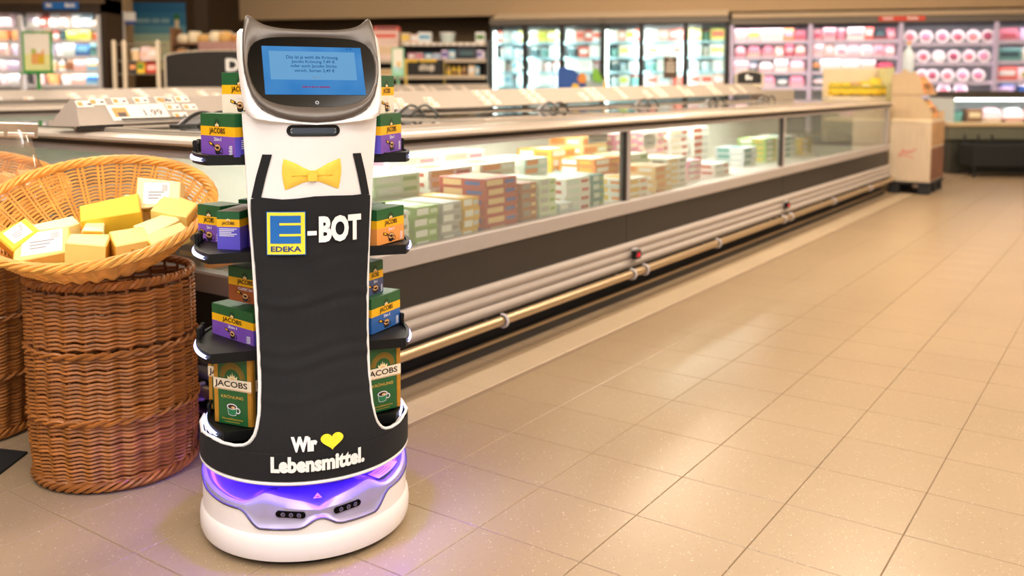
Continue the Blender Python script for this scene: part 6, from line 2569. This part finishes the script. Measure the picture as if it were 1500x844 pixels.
b.build('yellow_panel', mat('topper_yellow', '#F0C23C', .5), tp)
b = MB()
b.cbox(.0, .28, -.004, .004, .0, .09, .002)
b.build('grey_panel', mat('topper_grey', '#9FB0B0', .5), tp)
# brown hanging price board
bs = empty('price_board', (1.50, 8.75, .90), 0)
tag(bs, 'small brown board with two pale lines standing before the glass fridge', 'sign')
b = MB()
b.cbox(-.008, .008, .0, .01, -.05, .13, .002)
b.build('board_post', FRAME, bs)
b = MB()
b.cbox(-.065, .065, -.01, .0, .105, .31, .006)
b.build('board_face', mat('board_brown', '#5A4636', .5), bs)
b = MB()
for z, w_ in ((.235, .04), (.20, .045), (.165, .045)):
    b.cbox(-w_, w_, -.013, -.01, z, z + .022, .001)
b.cbox(-.02, .02, -.013, -.01, .275, .288, .001)
b.build('board_lettering', mat('board_pale', '#CFC2B0', .5), bs)

# yellow cardboard display beyond the freezer
yd = empty('cardboard_display', (3.20, 8.55, 0), R_(-6))
tag(yd, 'low cream cardboard display of yellow packs beyond the freezer end', 'display')
CARDY = mat('card_cream', '#DDCDB0', .6)
b = MB()
b.cbox(-.28, .30, .12, .14, .0, 1.10, .004)
b.cbox(-.28, .30, -.14, .12, .72, .84, .004)
b.cbox(-.28, .30, -.14, .12, .0, .72, .004)
b.build('card_body', CARDY, yd)
b = MB()
b.cbox(.22, .285, -.16, .10, .80, 1.10, .004)
b.build('card_side', mat('card_lime', '#CFCB96', .6), yd)
b = MB()
b.cbox(-.285, .22, -.156, -.141, .86, .905, .003)
b.cbox(-.285, .22, -.150, -.141, .90, .935, .003, 1)
b.build('yellow_band', [mat('band_yellow', '#E9C22A', .5, var=.15), mat('band_olive', '#A8962A', .5, var=.2)], yd)
YT = Matrix.Translation((3.20, 8.55, 0)) @ Matrix.Rotation(R_(-6), 4, 'Z')
shelf_row(YT, R_(-6), -.26, .20, -.12, .841, .14, [('carton', 'yellow', 'brown', 1, .10), ('carton', 'yellow', 'olive', 1, .10), ('carton', 'caramel', 'yellow', 1, .10), ('carton', 'yellow', 'white', 1, .11), ('pouch', 'yellow', 'green', 1.2, .22)],
          'in the cream cardboard display', 'packs in the cream cardboard display')
one('carton', 'yellow', 'white', 3.65, 9.1, .781, .10, .10, .16, 'yellow box standing right of the cream cardboard display', 'carton')
b = MB()
b.cbox(3.54, 3.76, 9.0, 9.22, 0, .78, .004)
tag(b.build('plinth_crate', CARDY), 'cream crate carrying a single yellow box beside the wooden look display', 'crate')

# wooden look cardboard tower on a pallet
CTW = mat('card_wood_print', '#CBB8A0', .55, var=.10, vscale=5, stretch=(14, 14, 1))
CTK = mat('card_kraft', '#C6AC8A', .6, var=.06, vscale=6, stretch=(8, 8, 1))
cw = empty('cardboard_tower', (3.30, 8.02, 0), -SA)
tag(cw, 'tall wood printed cardboard tower with pink script on a black pallet', 'display')
WX, WY = .335, .60
b = MB()
for x in (0, WX - .09):
    for y in (0, WY / 2 - .05, WY - .10):
        b.cbox(x, x + .09, y, y + .10, 0, .085, .004)
b.cbox(-.01, WX + .01, -.01, WY + .01, .085, .105, .004)
b.build('pallet', mat('pallet_black', '#1D1F22', .6), cw)
b = MB()
b.cbox(0, WX, 0, WY, .105, .64, .004)
b.build('lower_carton', CTW, cw)
sv = [(0, 0), (WX, 0), (WX, .04), (WX * .80, .16)]
b = MB()
# side cheek with the stepped outline, facing the aisle
pl1 = [(.005, .64), (WX - .004, .64), (WX - .004, .72), (WX - .10, .855), (.008, .855)]
pl2 = [(.010, .862), (WX - .07, .862), (WX - .105, 1.00), (WX - .14, 1.055), (WX * .40, 1.055), (WX * .36, 1.075), (WX * .26, 1.075), (WX * .24, 1.045), (.02, 1.04)]
for pl in (pl1, pl2):
    b.prism(pl, lambda u, v, d: (u, d, v), .012, 0)
    b.prism([(p[0], min(p[1], pl[0][1] + .07)) for p in pl], lambda u, v, d: (u, d, v), WY, WY - .012)
b.cbox(.0, .014, .012, WY - .012, .64, 1.04, .002)
b.cbox(.014, WX - .01, .012, WY - .012, .64, .655, .002)
b.cbox(.014, WX - .08, .012, WY - .012, .853, .865, .002)
b.build('tray_cheek', CTK, cw)
b = MB()
b.cbox(.008, WX + .002, -.004, .0, .625, .650, .001)
b.build('edge_strip', mat('card_cream_strip', '#EBD6B4', .6), cw)
b = MB()
b.cbox(WX, WX + .006, .02, WY - .02, .12, .40, .002, 0)
b.cbox(WX, WX + .006, .02, WY - .02, .42, .62, .002, 1)
b.build('side_picture', [mat('picture_brown', '#7A5340', .6, var=.4, vscale=9), mat('picture_tan', '#B08A62', .6, var=.2, vscale=9)], cw)
b = MB()
# pink handwriting: a looping line with a swash
pth = [(.085, .335), (.115, .375), (.125, .395), (.118, .375), (.122, .352), (.135, .36), (.142, .372), (.150, .355), (.160, .368), (.168, .378), (.166, .358), (.178, .365), (.190, .378), (.200, .372), (.205, .385), (.225, .395)]
b.tube([(x, -.001, z) for x, z in pth], .0040, 5)
b.tube([(.075 + .13 * i / 8, -.001, .322 + .012 * sin(i * .5)) for i in range(9)], .0026, 5)
b.build('script_lettering', mat('script_pink', '#D8566A', .6), cw)
CT = Matrix.Translation((3.30, 8.02, 0)) @ Matrix.Rotation(-SA, 4, 'Z')
for z, nm, y0 in ((.656, 'lower', .10), (.866, 'upper', .10)):
    for i in range(4):
        c1, c2 = (('brown', 'orange'), ('orange', 'brown'), ('caramel', 'brown'), ('orange', 'caramel'))[i]
        o = bpy.data.objects.new('pouch', product('pouch', HX[c1], HX[c2]))
        COL.objects.link(o)
        o.location = CT @ Vector(((.215 if z < .8 else .175), .09 + .14 * i, z))
        o.rotation_euler = (0, 0, PI / 2 - SA)
        o.scale = (.12, .16 if z < .8 else .14, .15)
        tag(o, f'{c1} pouch, {ORD[i]} from the aisle in the {nm} tray of the cardboard tower', 'pouch', 'pouches in the cardboard tower')
b = MB()
b.lathe([(.045, 0), (.048, .02), (.048, .17), (.03, .21), (.016, .23), (.016, .26)], 16)
b.lathe([(.020, .26), (.020, .285), (.012, .29)], 12, 1)
o = b.build('spray_bottle', [mat('bottle_frost', '#C9D6E0', .3), mat('bottle_cap_tan', '#D9A070', .5)], None, 50)
o.location = CT @ Vector((.06, .35, 1.04))
tag(o, 'frosted bottle with a tan cap behind the top of the cardboard tower', 'bottle')

# ------------------------------------------------------------------ low meat counter on a black stand
mc = empty('meat_counter', (5.35, 9.75, 0), 0)
tag(mc, 'low glass meat counter with bright lamp beside the cardboard tower', 'counter')
b = MB()
b.cbox(-.70, .95, .0, .60, .36, .50, .01)
b.cbox(-.68, .95, .05, .55, .0, .36, .01, 1)
b.build('counter_body', [GREYG, mat('counter_dark', '#3A382E', .6)], mc)
b = MB()
b.cbox(-.72, .95, -.02, .62, .50, .545, .008)
b.build('counter_edge', mat('counter_beige', '#C9AE84', .4), mc)
b = MB()
b.cbox(-.66, .95, .02, .60, .805, .875, .008)
b.build('counter_roof', mat('counter_roof_dark', '#3F382C', .5), mc)
b = MB()
b.box(-.64, .95, .03, .06, .775, .800)
b.build('counter_lamp', emat('counter_led', '#FFF6F2', 7.0), mc)
b = MB()
b.box(-.68, .95, .0, .006, .545, .80)
b.build('counter_glass', DGLASS, mc)
b = MB()
b.box(-.66, .95, .55, .57, .545, .80)
b.box(-.68, -.66, .0, .58, .545, .805)
b.build('counter_back', LINW, mc)
led(Matrix.Translation((5.35, 9.75, 0)), .1, .10, .765, 1.4, .05, 3, (1, .93, .95), R_(10))
CTT = Matrix.Translation((5.35, 9.75, 0))
shelf_row(CTT, 0, -.62, .90, .12, .546, .20, [('tub', 'sea green', 'slate', .8, .10), ('carton', 'brown', 'tan', .8, .11), ('tray', 'blush', 'rose', 1.2, .12), ('tray', 'rose', 'white', 1.2, .12), ('tray', 'salmon', 'pink', 1.2, .13), ('tray', 'pink', 'rose', 1.2, .12), ('tray', 'rose', 'pink', 1.2, .12)],
          'in the low meat counter', 'meat trays in the low counter')
ts = empty('black_tub_stand', (5.25, 9.30, 0), R_(-3))
tag(ts, 'black tub on thin legs standing in front of the low meat counter', 'stand')
TUBB = mat('tub_black', '#0C0D0D', .6)
b = MB()
b.cbox(-.56, .9, .0, .03, .115, .335, .006)
b.cbox(-.56, -.53, .03, .34, .115, .335, .006)
b.cbox(-.56, .9, .31, .34, .115, .335, .006)
b.cbox(-.53, .9, .03, .31, .115, .14, .006)
b.build('tub', TUBB, ts)
for x, y in ((-.53, .02), (-.45, .30), (.6, .02), (.6, .30)):
    b = MB()
    b.tube([(x, y, 0), (x, y, .12)], .013, 8)
    b.build('leg', TUBB, ts)
for x in (-.50, -.36, -.22):
    b = MB()
    b.tube([(x, .32, .33), (x, .34, .42)], .011, 6)
    b.build('strut', TUBB, ts)
# slim cream post at the picture edge
b = MB()
b.cbox(-.016, .016, -.016, .016, 0, 1.02, .004)
b.cbox(-.05, .05, -.05, .05, 0, .012, .004)
o = b.build('sign_post', mat('post_tan', '#A08468', .5))
o.location = (-1.540, 2.705, 0)
tag(o, 'slim tan post behind the bread basket at the picture edge', 'post')
